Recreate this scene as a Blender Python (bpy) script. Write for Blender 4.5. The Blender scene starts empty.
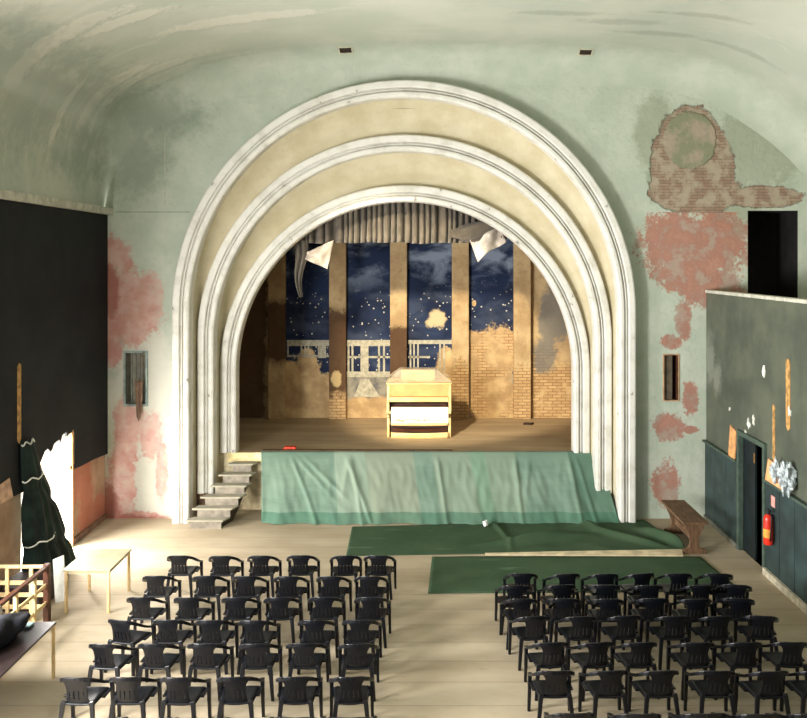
import bpy, bmesh, math, random
from mathutils import Vector, noise as mnoise
random.seed(7)
SC = bpy.context.scene
COL = SC.collection
PI = math.pi
# ---------------------------------------------------------------- camera geometry
F, XV, YH, H = 825.0, 425.0, 262.0, 6.0
def px(x, y, Y): return Vector(((x-XV)*Y/F, Y, H-(y-YH)*Y/F))
def wx(x, Y): return (x-XV)*Y/F
def wz(y, Y): return H-(y-YH)*Y/F
def fy(y, z=0.0): return F*(H-z)/(y-YH)          # depth of a point at height z seen at row y
cam = bpy.data.cameras.new('camera'); camo = bpy.data.objects.new('camera', cam); COL.objects.link(camo)
camo.location = (0, 0, H); camo.rotation_euler = (PI/2, 0, 0)
cam.sensor_width = 36; cam.sensor_fit = 'HORIZONTAL'; cam.lens = F/807*36
cam.shift_x = -(XV-403.5)/807; cam.shift_y = -(359-YH)/807
cam.clip_end = 200
SC.camera = camo
SC.view_settings.view_transform = 'Standard'; SC.view_settings.look = 'None'
SC.view_settings.gamma = 1; SC.view_settings.use_curve_mapping = False
SC.view_settings.exposure = 0.30

# ---------------------------------------------------------------- materials
def lin(c):
    f = lambda v: v/12.92 if v <= .04045 else ((v+.055)/1.055)**2.4
    return tuple(f(v/255) for v in c)+(1,)
class NT:
    def __init__(s, name, rough=.8, spec=.3, coord='Object'):
        s.m = bpy.data.materials.new(name); s.m.use_nodes = True
        s.t = s.m.node_tree; s.N = s.t.nodes; s.L = s.t.links
        s.b = s.N['Principled BSDF']; s.b.inputs['Roughness'].default_value = rough
        s.b.inputs['Specular IOR Level'].default_value = spec
        s.tc = s.N.new('ShaderNodeNewGeometry' if coord == 'World' else 'ShaderNodeTexCoord'); s.co = s.tc.outputs['Position' if coord == 'World' else coord]
    def put(s, sock, v):
        if hasattr(v, 'is_output'): s.L.new(v, sock)
        else: sock.default_value = v
    def math(s, op, a, b=0.0, clamp=False):
        n = s.N.new('ShaderNodeMath'); n.operation = op; n.use_clamp = clamp
        s.put(n.inputs[0], a); s.put(n.inputs[1], b); return n.outputs[0]
    def vm(s, op, a, b=(0,0,0)):
        n = s.N.new('ShaderNodeVectorMath'); n.operation = op
        s.put(n.inputs[0], a); s.put(n.inputs[1], b)
        return n.outputs['Value'] if op in ('LENGTH', 'DISTANCE') else n.outputs[0]
    def noise(s, scale, detail=4, rough=.55, vec=None, stretch=None, color=False, dist=0.0):
        v = vec or s.co
        if stretch: v = s.vm('MULTIPLY', v, stretch)
        n = s.N.new('ShaderNodeTexNoise'); s.L.new(v, n.inputs['Vector'])
        n.inputs['Scale'].default_value = scale; n.inputs['Detail'].default_value = detail
        n.inputs['Roughness'].default_value = rough; n.inputs['Distortion'].default_value = dist
        return n.outputs['Color' if color else 'Fac']
    def step(s, v, a, b):
        n = s.N.new('ShaderNodeMapRange'); n.interpolation_type = 'SMOOTHSTEP'
        s.put(n.inputs[0], v); n.inputs[1].default_value = a; n.inputs[2].default_value = b
        return n.outputs[0]
    def mix(s, f, a, b, mode='MIX'):
        n = s.N.new('ShaderNodeMix'); n.data_type = 'RGBA'; n.blend_type = mode
        s.put(n.inputs[0], f)
        for i, v in ((6, a), (7, b)):
            s.put(n.inputs[i], lin(v) if isinstance(v, tuple) and len(v) == 3 else v)
        return n.outputs[2]
    def sep(s, vec=None):
        n = s.N.new('ShaderNodeSeparateXYZ'); s.L.new(vec or s.co, n.inputs[0]); return n.outputs
    def ell(s, items, amp=.5, nscale=2.0, soft=.08, vec=None, axes=(1,0,1), detail=5):
        """mask: 1 inside any of the ellipses (centre a,b radius ra,rb), with a ragged outline"""
        v = vec or s.co; cur = None
        for (a, b, ra, rb) in items:
            if axes == (1,0,1): c, i = (a,0,b), (1/ra,0,1/rb)
            elif axes == (0,1,1): c, i = (0,a,b), (0,1/ra,1/rb)
            else: c, i = (a,b,0), (1/ra,1/rb,0)
            d = s.vm('LENGTH', s.vm('MULTIPLY', s.vm('SUBTRACT', v, c), i))
            cur = d if cur is None else s.math('MINIMUM', cur, d)
        n = s.math('ADD', s.math('MULTIPLY', s.math('SUBTRACT', s.noise(nscale, detail, .6, vec=v), .5), amp*2), s.math('MULTIPLY', s.math('SUBTRACT', s.noise(nscale*4, 6, .7, vec=v), .5), amp*1.1))
        return s.math('SUBTRACT', 1.0, s.step(s.math('ADD', cur, n), 1-soft, 1+soft))
    def bump(s, h, strength=.3, dist=.02):
        n = s.N.new('ShaderNodeBump'); n.inputs['Strength'].default_value = strength
        n.inputs['Distance'].default_value = dist; s.L.new(h, n.inputs['Height'])
        s.L.new(n.outputs[0], s.b.inputs['Normal'])
    def out(s, c):
        s.put(s.b.inputs['Base Color'], lin(c) if isinstance(c, tuple) and len(c) == 3 else c); return s.m
def plain(name, c, rough=.7, var=.12, scale=6, spec=.3, bump=0, metallic=0):
    t = NT(name, rough, spec); n = t.noise(scale, 5)
    c2 = tuple(max(0, v*(1-var)) for v in c); c1 = tuple(min(255, v*(1+var)) for v in c)
    t.b.inputs['Metallic'].default_value = metallic
    if bump: t.bump(n, bump)
    return t.out(t.mix(t.step(n, .3, .7), c2, c1))

# ---------------------------------------------------------------- mesh builder
class MB:
    def __init__(s): s.v = []; s.f = []; s.uv = None
    def add(s, vs, fs):
        o = len(s.v); s.v += [Vector(v) for v in vs]; s.f += [tuple(i+o for i in f) for f in fs]; return s
    def box(s, x0, x1, y0, y1, z0, z1):
        return s.add([(x,y,z) for z in (z0,z1) for y in (y0,y1) for x in (x0,x1)],
                     [(0,2,3,1),(4,5,7,6),(0,1,5,4),(2,6,7,3),(0,4,6,2),(1,3,7,5)])
    def hexa(s, p):   # 8 points: bottom 4 loop, top 4 loop
        return s.add(p, [(3,2,1,0),(4,5,6,7),(0,1,5,4),(1,2,6,5),(2,3,7,6),(3,0,4,7)])
    def grid(s, nu, nv, fn, closed=False):
        o = len(s.v)
        for j in range(nv+1):
            for i in range(nu+1): s.v.append(Vector(fn(i/nu, j/nv)))
        for j in range(nv):
            for i in range(nu):
                a = o+j*(nu+1)+i; s.f.append((a, a+1, a+nu+2, a+nu+1))
        return s
    def sweep(s, pts, sec, up=(0,0,1), cap=True):
        """sec(i,t) -> list of (a,b) offsets in the (side, up) frame"""
        pts = [Vector(p) for p in pts]; n = len(pts); o = len(s.v); m = None
        for i, p in enumerate(pts):
            d = (pts[min(i+1,n-1)]-pts[max(i-1,0)]).normalized()
            u = Vector(up)
            if abs(d.dot(u)) > .98: u = Vector((0,1,0))
            side = d.cross(u).normalized(); u2 = side.cross(d).normalized()
            q = sec(i, i/(n-1)); m = len(q)
            for a, b in q: s.v.append(p+side*a+u2*b)
        for i in range(n-1):
            for k in range(m):
                a = o+i*m+k; b = o+i*m+(k+1) % m
                s.f.append((a, b, b+m, a+m))
        if cap:
            s.f.append(tuple(o+k for k in range(m))[::-1]); s.f.append(tuple(o+(n-1)*m+k for k in range(m)))
        return s
    def tube(s, pts, r, k=8, r2=None):
        def sec(i, t):
            R = r if r2 is None else r+(r2-r)*t
            return [(R*math.cos(2*PI*j/k), R*math.sin(2*PI*j/k)) for j in range(k)]
        return s.sweep(pts, sec)
    def lathe(s, prof, c, k=16):
        o = len(s.v); n = len(prof); c = Vector(c)
        for r, z in prof:
            for j in range(k): s.v.append(c+Vector((r*math.cos(2*PI*j/k), r*math.sin(2*PI*j/k), z)))
        for i in range(n-1):
            for j in range(k):
                a = o+i*k+j; b = o+i*k+(j+1) % k; s.f.append((a, b, b+k, a+k))
        s.f.append(tuple(o+j for j in range(k))[::-1]); s.f.append(tuple(o+(n-1)*k+j for j in range(k)))
        return s
    def prism(s, poly, plane, t0, t1):
        """poly 2D extruded; plane 'xz' extrudes along y, 'yz' along x, 'xy' along z"""
        mk = {'xz': lambda a,b,t: (a,t,b), 'yz': lambda a,b,t: (t,a,b), 'xy': lambda a,b,t: (a,b,t)}[plane]
        n = len(poly)
        vs = [mk(a,b,t0) for a,b in poly]+[mk(a,b,t1) for a,b in poly]
        fs = [tuple(range(n))[::-1], tuple(range(n,2*n))]+[(i,(i+1)%n,n+(i+1)%n,n+i) for i in range(n)]
        return s.add(vs, fs)
    def shift(s, d):
        d = Vector(d); s.v = [v+d for v in s.v]; return s
    def obj(s, name, mat, parent=None, smooth=False, bevel=0, solid=0, sub=0):
        off = Vector((0,0,0))
        p = parent
        while p is not None: off += Vector(p.location); p = p.parent
        me = bpy.data.meshes.new(name)
        me.from_pydata([tuple(v-off) for v in s.v], [], s.f); me.update()
        bm = bmesh.new(); bm.from_mesh(me)
        if not s.uv: bmesh.ops.recalc_face_normals(bm, faces=bm.faces)
        bm.to_mesh(me); bm.free()
        if s.uv:
            lay = me.uv_layers.new(name='UVMap')
            for l in me.loops: lay.data[l.index].uv = s.uv[l.vertex_index]
        if smooth:
            for pl in me.polygons: pl.use_smooth = True
        me.materials.append(mat)
        o = bpy.data.objects.new(name, me); COL.objects.link(o)
        if parent is not None: o.parent = parent
        if solid:
            md = o.modifiers.new('solid', 'SOLIDIFY'); md.thickness = solid; md.offset = 0
        if sub:
            md = o.modifiers.new('sub', 'SUBSURF'); md.levels = sub; md.render_levels = sub
        if bevel:
            md = o.modifiers.new('bevel', 'BEVEL'); md.width = bevel; md.segments = 2; md.limit_method = 'ANGLE'
        return o
def tag(o, label, cat, group=None, kind=None):
    o['label'] = label; o['category'] = cat
    if group: o['group'] = group
    if kind: o['kind'] = kind
    return o
def thing(name, loc, label, cat, group=None):
    o = bpy.data.objects.new(name, None); COL.objects.link(o); o.location = loc; o.empty_display_size = .1
    return tag(o, label, cat, group)
def struct(o):
    o['kind'] = 'structure'; return o
def holed(loops, mk):
    """flat face with holes: loops of 2D points, mk maps (a,b) to 3D"""
    from mathutils.geometry import delaunay_2d_cdt
    vs, es = [], []
    for lp in loops:
        o = len(vs); vs += [Vector(p[:2]) for p in lp]
        es += [(o+i, o+(i+1) % len(lp)) for i in range(len(lp))]
    ov, oe, of, *_ = delaunay_2d_cdt(vs, es, [], 0, 1e-5)
    def inside(p):
        c = False
        for lp in loops:
            for i in range(len(lp)):
                (x1, y1), (x2, y2) = lp[i][:2], lp[(i+1) % len(lp)][:2]
                if (y1 > p.y) != (y2 > p.y) and p.x < (x2-x1)*(p.y-y1)/(y2-y1)+x1: c = not c
        return c
    m = MB(); m.v = [Vector(mk(v.x, v.y)) for v in ov]
    m.f = [tuple(f) for f in of if inside((ov[f[0]]+ov[f[1]]+ov[f[2]])/3)]
    return m
def fbm(x, y, z=0.0): return mnoise.noise(Vector((x, y, z)))

# ---------------------------------------------------------------- key dimensions
YW = 19.3                      # proscenium wall
XL, XR, XG = -7.44, 6.58, 9.9  # hall side walls and gallery outer wall
YS, ZS = 20.0, 1.39            # stage edge and stage level
YB = 24.4                      # rear wall of the stage
LEDGE = 5.28
SW = YW/F

# ---------------------------------------------------------------- big surfaces: materials
def wallpx(*a):
    return [(wx(x,YW), wz(y,YW), rx*SW, ry*SW) for x, y, rx, ry in a]
t = NT('peeling_green_plaster', .9, .2)
n1 = t.noise(1.2, 6, .6); n2 = t.noise(9, 5, .6); n3 = t.noise(.45, 3)
col = t.mix(t.step(n1, .35, .7), (170,179,162), (186,191,176))
col = t.mix(t.math('MULTIPLY', t.step(n2, .55, .75), .35), col, (150,160,140))
# pale, greyer zone low on the window side
pale = t.ell(wallpx((150,470,40,70),(120,400,20,50),(150,380,25,60)), .5, 1.5, .3)
col = t.mix(t.math('MULTIPLY', pale, .6), col, (205,200,190))
stain = t.ell(wallpx((130,150,34,42),(160,115,40,22),(118,120,22,20),(112,335,10,40)), .8, 1.2, .5)
col = t.mix(t.math('MULTIPLY', stain, .45), col, (108,122,112))
moss = t.ell(wallpx((652,130,18,40),(660,175,14,30),(760,150,45,40),(735,200,30,30)), .7, 1.6, .3)
col = t.mix(t.math('MULTIPLY', moss, .55), col, (128,134,110))
pink = t.ell(wallpx((115,268,17,34),(126,310,33,38),(150,300,13,26),(112,350,10,20),(128,430,14,35),(150,435,14,22),(122,480,14,40),(162,470,6,30),
                    (112,505,14,30),(140,519,32,7)), .6, 2.6, .18)
pink = t.math('MULTIPLY', pink, t.math('ADD', .68, t.math('MULTIPLY', t.step(t.noise(2.5, 6, .65), .34, .52), .32)))
pk = t.mix(t.step(t.noise(2.2, 5, .6), .35, .65), (194,152,142), (178,112,102))
col = t.mix(t.math('MULTIPLY', pink, .78), col, pk)
redb = t.ell(wallpx((108,510,12,26),(130,521,36,7),(110,290,9,26)), .6, 2.0, .25)
col = t.mix(t.math('MULTIPLY', redb, .7), col, (138,74,62))
# red undercoat on the door side, cut straight along the top
rd = t.ell(wallpx((675,240,36,32),(716,240,36,36),(690,270,36,26),(708,288,34,20),(683,318,8,22),(672,342,10,8),(690,398,8,17),(668,428,16,14),(691,430,8,4),(666,485,14,20)), .8, 3.2, .16)
rd = t.math('MULTIPLY', rd, t.math('ADD', .6, t.math('MULTIPLY', t.step(t.noise(2.6, 6, .65), .36, .54), .4)))
zz = t.sep()[2]; xx = t.sep()[0]
rd = t.math('MULTIPLY', rd, t.math('LESS_THAN', zz, wz(212,YW)))
rc = t.mix(t.step(t.noise(2.6, 6, .65), .35, .7), (150,94,80), (172,122,104))
col = t.mix(t.math('MULTIPLY', rd, .9), col, rc)
# bare brick where the plaster has fallen off
br = t.ell(wallpx((690,138,31,32),(680,185,32,28),(700,192,42,22),(712,168,22,42),(764,197,40,11),(672,160,22,30)), .28, 3.0, .05)
br = t.math('MULTIPLY', br, t.math('GREATER_THAN', zz, wz(212.5,YW)))
bk = t.N.new('ShaderNodeTexBrick'); t.L.new(t.vm('ADD', t.vm('MULTIPLY', t.co, (1,0,0)), (0,0,0)), bk.inputs['Vector'])
cmb = t.N.new('ShaderNodeCombineXYZ'); t.L.new(xx, cmb.inputs[0]); t.L.new(zz, cmb.inputs[1]); t.L.new(cmb.outputs[0], bk.inputs['Vector'])
bk.inputs['Scale'].default_value = 1; bk.inputs['Brick Width'].default_value = .26; bk.inputs['Row Height'].default_value = .07
bk.inputs['Mortar Size'].default_value = .012
bk.inputs['Color1'].default_value = lin((152,128,108)); bk.inputs['Color2'].default_value = lin((138,112,96)); bk.inputs['Mortar'].default_value = lin((120,104,90))
bc = t.mix(t.step(t.noise(3, 5, .6), .42, .6), bk.outputs['Color'], (160,148,128))
disc = t.ell(wallpx((690,140,26,29)), .12, 3, .04)
bc = t.mix(disc, bc, t.mix(t.step(t.noise(1.8, 5, .6), .42, .6), (128,130,106), (158,144,126)))
rim = t.math('MULTIPLY', br, t.math('SUBTRACT', 1.0, t.ell(wallpx((690,138,30,31),(680,185,31,27),(700,192,41,21),(712,168,21,41),(764,197,39,10),(672,160,21,29)), .28, 3.0, .05)))
col = t.mix(br, col, bc)
t.bump(t.math('ADD', t.math('MULTIPLY', br, -1.2), t.math('ADD', t.math('MULTIPLY', disc, .7), t.math('ADD', t.math('MULTIPLY', n2, .5), t.math('MULTIPLY', pink, -.25)))), .8, .05)
M_WALL = t.out(col)

t = NT('ceiling_plaster', .9, .2, 'UV')
n1 = t.noise(.5, 5, .55); n2 = t.noise(5, 5, .6)
col = t.mix(t.step(n1, .35, .65), (180,187,172), (194,197,183))
st = t.noise(1.0, 5, .6, stretch=(.5, 2.2, 1), dist=.6)
col = t.mix(t.math('MULTIPLY', t.step(st, .58, .70), .4), col, (210,209,198))
col = t.mix(t.math('MULTIPLY', t.step(t.noise(1.3, 6, .62, stretch=(.6, 2.6, 1), dist=.8), .62, .8), .22), col, (140,146,132))
M_CEIL_T = t; CEIL_COL = col; CEIL_N2 = n2

t = NT('arch_cream_moulding', .55, .4)
n = t.noise(30, 3); n2 = t.noise(2.5, 5, .6)
col = t.mix(t.step(n2, .4, .75), (216,213,204), (194,190,178))
col = t.mix(t.math('MULTIPLY', t.step(t.noise(5, 4), .68, .74), .7), col, (96,84,70))
t.bump(n, .1); M_MOLD = t.out(col)
t = NT('arch_tan_cove', .85, .2)
n = t.noise(1.6, 6, .6)
col = t.mix(t.step(n, .3, .72), (184,172,140), (202,192,164))
col = t.mix(t.math('MULTIPLY', t.step(t.noise(6, 4), .6, .8), .3), col, (160,140,100))
M_COVE = t.out(col)

t = NT('worn_floor_boards', .75, .25)
x, y, z = t.sep()
pl = t.math('FRACT', t.math('MULTIPLY', y, 1/.62))
seam = t.math('MULTIPLY', t.step(pl, .0, .035), t.math('SUBTRACT', 1.0, t.step(pl, .965, 1.0)))
n1 = t.noise(.6, 5, .6, stretch=(.5, 1.4, 1)); n2 = t.noise(7, 5, .6, stretch=(.4, 2, 1))
rowv = t.N.new('ShaderNodeTexWhiteNoise'); rowv.noise_dimensions = '1D'; t.L.new(t.math('FLOOR', t.math('MULTIPLY', y, 1/.62)), rowv.inputs['W'])
col = t.mix(t.step(n1, .3, .7), (160,145,121), (186,172,148))
col = t.mix(t.math('MULTIPLY', rowv.outputs[0], .35), col, (166,148,122))
col = t.mix(t.math('MULTIPLY', t.step(n2, .55, .75), .3), col, (140,124,102))
col = t.mix(t.math('MULTIPLY', t.math('SUBTRACT', 1.0, seam), .35), col, (96,84,66))
M_FLOOR = t.out(col)

t = NT('stage_boards', .7, .3)
x, y, z = t.sep()
pl = t.math('FRACT', t.math('MULTIPLY', y, 1/.14)); seam = t.step(pl, 0, .1)
n1 = t.noise(1.2, 5, .6, stretch=(.4, 2, 1))
col = t.mix(t.step(n1, .3, .7), (158,138,110), (184,162,130))
col = t.mix(t.math('MULTIPLY', t.math('SUBTRACT', 1.0, seam), .6), col, (96,74,50))
M_STAGE = t.out(col)

def stagewall_mat(name, dark=None, brick=None, soil=None):
    t = NT(name, .9, .15); x, y, z = t.sep()
    n1 = t.noise(1.5, 6, .6); n2 = t.noise(8, 5, .6)
    col = t.mix(t.step(n1, .3, .7), (168,140,102), (198,172,130))
    col = t.mix(t.math('MULTIPLY', t.step(n2, .5, .75), .45), col, (128,102,74))
    cmb = t.N.new('ShaderNodeCombineXYZ'); t.L.new(x, cmb.inputs[0]); t.L.new(z, cmb.inputs[1])
    bk = t.N.new('ShaderNodeTexBrick'); t.L.new(cmb.outputs[0], bk.inputs['Vector'])
    bk.inputs['Scale'].default_value = 1; bk.inputs['Brick Width'].default_value = .26; bk.inputs['Row Height'].default_value = .09
    bk.inputs['Mortar Size'].default_value = .012
    bk.inputs['Color1'].default_value = lin((204,170,122)); bk.inputs['Color2'].default_value = lin((182,146,102)); bk.inputs['Mortar'].default_value = lin((146,118,84))
    h = n2
    if brick:
        m = t.ell(brick, .5, 1.8, .1); bb = t.mix(t.step(t.noise(2.5, 5, .6), .52, .66), bk.outputs['Color'], (200,170,124))
        col = t.mix(m, col, bb); h = t.math('ADD', n2, t.math('MULTIPLY', t.math('MULTIPLY', m, bk.outputs['Fac']), -.8))
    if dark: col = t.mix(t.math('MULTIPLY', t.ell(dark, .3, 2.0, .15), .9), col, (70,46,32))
    if soil: col = t.mix(t.math('MULTIPLY', t.ell(soil, .6, 1.6, .2), .8), col, (112,112,108))
    t.bump(h, .6, .03); return t, col
def bpx(*a): 
    s = YB/F; return [(wx(x,YB), wz(y,YB), rx*s, ry*s) for x, y, rx, ry in a]

# ---------------------------------------------------------------- hall shell
MB().box(-11, 11, -4, YB+.2, -.2, 0).obj('floor', M_FLOOR)['kind'] = 'structure'
# vault profile along the proscenium wall, read as (x,row)
prof_px = [(103,212),(104,195),(107,170),(115,150),(125,132),(138,118),(150,109),(165,101),(180,93),(200,86),(220,80),(260,73),(300,68),(350,65),(404,64),(470,64),(540,65),(600,66),(645,68),(684,73),(718,84),(754,106),(780,124),(804,145),(826,170),(842,195),(850,214)]
prof = [Vector((wx(a,YW), wz(b,YW))) for a, b in prof_px]
# smooth by resampling
def resample(p, n):
    for _ in range(2):
        q = [p[0]]
        for a, b in zip(p, p[1:]): q += [a*.75+b*.25, a*.25+b*.75]
        p = q+[p[-1]]
    L = [0]
    for a, b in zip(p, p[1:]): L.append(L[-1]+(b-a).length)
    out = []; k = 0
    for i in range(n+1):
        s = L[-1]*i/n
        while k < len(L)-2 and L[k+1] < s: k += 1
        out.append(p[k].lerp(p[k+1], (s-L[k])/max(1e-6, L[k+1]-L[k])))
    return out, L[-1]
PN = 110
P, PL = resample(prof, PN)
NRM = []
for i in range(PN+1):
    d = (P[min(i+1,PN)]-P[max(i-1,0)]).normalized(); NRM.append(Vector((d.y, -d.x)))   # inward (down)
m = MB(); m.uv = []
r = .75; ys = [0,.01,.05,.12,.22,.35,.5,.7,.95,1.3,2,3,4.5,6,8,11,15,19,23.3]
for u in ys:
    for i in range(PN+1):
        off = .28 - ((r-math.sqrt(max(0, r*r-(r-u)**2))) if u < r else 0)
        e = min(1, i/14, (PN-i)/8)
        q = P[i]-NRM[i]*off*e
        m.v.append(Vector((q.x, YW-u, q.y))); m.uv.append((PL*i/PN-8.5, YW-u))
W = PN+1
for j in range(len(ys)-1):
    for i in range(PN): m.f.append((j*W+i, j*W+i+1, (j+1)*W+i+1, (j+1)*W+i))
t = M_CEIL_T
def cuv(x, y):   # ceiling point seen at pixel -> uv (arc length, depth) by closest profile sample
    best = None
    for i in range(PN+1):
        q = P[i]-NRM[i]*.28*min(1, i/14, (PN-i)/8)
        for Y in [12+.1*k for k in range(74)]:
            X = XV+F*q.x/Y; R = YH-F*(q.y-H)/Y
            d = (X-x)**2+(R-y)**2
            if best is None or d < best[0]: best = (d, PL*i/PN-8.5, Y)
    return best[1], best[2]
def cell(*a):
    o = []
    for x, y, ru, rv in a:
        u, v = cuv(x, y); o.append((u, v, ru, rv))
    return o
scar = t.ell(cell((60,40,1.3,.28),(30,55,.9,.22),(150,72,1.6,.2),(200,60,1.2,.15),(240,22,1.5,.25),(110,85,1.0,.25),(165,78,.7,.25),(310,62,.9,.16),(125,20,.8,.2),(60,115,.8,.12)), .75, 1.6, .25, axes=(1,1,0))
col = t.mix(t.math('MULTIPLY', scar, .45), CEIL_COL, (224,220,206))
smut = t.ell(cell((130,98,.9,.3),(118,112,.8,.35),(150,88,.7,.2),(250,60,.7,.12),(620,20,.9,.2),(700,15,.8,.12),(660,35,.8,.15),(740,50,.8,.12),(560,12,.8,.15),(780,100,.5,.2)), .9, 2.2, .4, axes=(1,1,0))
col = t.mix(t.math('MULTIPLY', smut, .32), col, (126,130,116))
t.bump(t.math('ADD', t.math('MULTIPLY', CEIL_N2, .4), scar), .35, .04)
_, vv, _ = t.sep()
gp_ = t.N.new('ShaderNodeNewGeometry').outputs['Position']
wc = t.mix(t.step(t.noise(1.2, 6, .6, vec=gp_), .35, .7), (170,179,162), (186,191,176))
wc = t.mix(t.math('MULTIPLY', t.step(t.noise(9, 5, .6, vec=gp_), .55, .75), .35), wc, (150,160,140))
col = t.mix(t.step(vv, 17.3, 18.9), col, wc)
stc = t.ell(wallpx((130,150,34,42),(160,115,40,22),(118,120,22,20)), .8, 1.2, .5, vec=gp_)
col = t.mix(t.math('MULTIPLY', stc, .45), col, (108,122,112))
M_CEIL = t.out(col)
o = m.obj('ceiling', M_CEIL, smooth=True); struct(o)

# arches: (front depth, px radius, px centre row, base height)
CX = wx(404, 18.95)
def ring_dims(Yf, rp, cy, cx): return rp*Yf/F, wz(cy, Yf), wx(cx, Yf)
RINGS = [(18.95, 232, 312, 404, 0.0), (19.45, 207.5, 342, 404.5, .55), (19.95, 185, 370, 405, ZS)]
RW = .40
def ring_path(R, cz, cx, z0, n=56, leg=6):
    pts = []
    for i in range(leg): pts.append(((cx-R, z0+(cz-z0)*i/leg), (-1, 0)))
    for i in range(n+1):
        a = PI-PI*i/n; pts.append(((cx+R*math.cos(a), cz+R*math.sin(a)), (math.cos(a), math.sin(a))))
    for i in range(leg-1, -1, -1): pts.append(((cx+R, z0+(cz-z0)*i/leg), (1, 0)))
    return pts
PROF = [(0,-.3),(0,.0),(.012,.03),(.04,.045),(.15,.045),(.175,.03),(.18,-.03),(.2,-.035),(.206,.01),(.222,.02),(.236,.01),(.242,-.035),(.262,-.03),(.268,.03),(.29,.05),(.35,.05),(.385,.03),(.40,-.01),(.40,-.3)]
names = []
for k, (Yf, rp, cy, cx, z0) in enumerate(RINGS):
    R, cz, cxw = ring_dims(Yf, rp, cy, cx)
    path = ring_path(R, cz, cxw, z0); m = MB(); K = len(PROF)
    for (p, n) in path:
        for w, d in PROF: m.v.append(Vector((p[0]-n[0]*w, Yf-d, p[1]-n[1]*w)))
    for i in range(len(path)-1):
        for j in range(K-1):
            a = i*K+j; m.f.append((a, a+1, a+K+1, a+K))
    m.f.append(tuple(range(K))); m.f.append(tuple((len(path)-1)*K+j for j in range(K)))
    o = m.obj('trim_%d' % (k+1), M_MOLD, bevel=0); struct(o)
    for pl in o.data.polygons: pl.use_smooth = False
# tan coves between the arches
for k in range(2):
    A, B = RINGS[k], RINGS[k+1]
    Ra, cza, cxa = ring_dims(*A[:4]); Rb, czb, cxb = ring_dims(*B[:4])
    z0 = 0.0 if k == 0 else .3
    pa = ring_path(Ra-RW+.02, cza, cxa, z0); pb = ring_path(Rb-.02, czb, cxb, z0)
    m = MB(); n = 8
    for (p, _), (q, _) in zip(pa, pb):
        for j in range(n+1):
            s = j/n; bulge = math.sin(PI*s)
            ya, yb = A[0]+.22, B[0]+.2
            m.v.append(Vector((p[0]+(q[0]-p[0])*s, ya+(yb-ya)*s+.10*bulge, p[1]+(q[1]-p[1])*s)))
    W2 = n+1
    for i in range(len(pa)-1):
        for j in range(n):
            a = i*W2+j; m.f.append((a, a+1, a+W2+1, a+W2))
    struct(m.obj('wall_cove' if k == 0 else 'wall_inner_cove', M_COVE, smooth=True))
# proscenium wall with its openings
R1, cz1, cx1 = ring_dims(*RINGS[0][:4])
top = []
for i in range(0, PN+1):
    e = min(1, i/14, (PN-i)/8); q = P[i]-NRM[i]*(-.47)*e
    top.append((q.x, q.y))
outer = [(XL, 0)]+top+[(XG+.1, 0)]
outer[0] = (top[0][0], 0); outer[-1] = (top[-1][0], 0)
arch_hole = [p for p, n in ring_path(R1-.2, cz1, cx1, .001)]
nl = (wx(126,YW), wx(146,YW), wz(404,YW), wz(353,YW)); nr = (wx(664,YW), wx(678,YW), wz(400,YW), wz(355,YW)); gp = (7.55, 8.72, 4.3, 7.2)
rect = lambda a: [(a[0],a[2]),(a[1],a[2]),(a[1],a[3]),(a[0],a[3])]
# split in two halves at the arch so that the base stays open between its legs
outer2 = [outer[0]]+top+[outer[-1]]
body = [outer2[0]]+top+[outer2[-1]]
loop = [(cx1+R1-.2, 0)]+[outer2[-1]]+top[::-1]+[outer2[0]]+arch_hole
w = holed([loop, rect(nl), rect(nr), rect(gp)], lambda a, b: (a, YW, b))
struct(w.obj('wall_back', M_WALL))
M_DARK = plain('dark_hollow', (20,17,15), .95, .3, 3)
def recess(name, a, y0, d, mat):
    m = MB(); x0, x1, z0, z1 = a
    v = [(x0,y0,z0),(x1,y0,z0),(x1,y0,z1),(x0,y0,z1)]; v2 = [(p[0], y0+d, p[2]) for p in v]
    m.add(v+v2, [(4,5,6,7),(0,1,5,4),(1,2,6,5),(2,3,7,6),(3,0,4,7)])
    return struct(m.obj(name, mat))
recess('wall_gallery_recess', gp, YW, 1.2, M_DARK)
recess('window_1', nl, YW, .3, plain('niche_pale', (150,146,132), .9))
recess('window_2', nr, YW, .35, plain('niche_brown', (84,50,34), .9, .2))

# niche frames
def frame_mb(a, y0, y1, w):
    x0,x1,z0,z1 = a; m = MB()
    m.box(x0-w,x0,y0,y1,z0-w,z1+w); m.box(x1,x1+w,y0,y1,z0-w,z1+w); m.box(x0,x1,y0,y1,z1,z1+w); m.box(x0,x1,y0,y1,z0-w,z0); return m
o = frame_mb(nl, YW-.04, YW+.05, .05).obj('window_frame', plain('frame_greyblue', (132,144,140), .7), bpy.data.objects['window_1'])
m = MB(); mid = (nl[0]+nl[1])/2
for f in (.22, .4, .62): 
    c = nl[0]+(nl[1]-nl[0])*f; m.box(c-.02,c+.02,YW+.08,YW+.12,nl[2],nl[3])
m.obj('window_bars', plain('bars_grey', (120,120,108), .7), bpy.data.objects['window_1'])
o = frame_mb(nr, YW-.02, YW+.04, .025).obj('window_frame', plain('frame_ochre', (176,136,100), .8), bpy.data.objects['window_2'])

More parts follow.
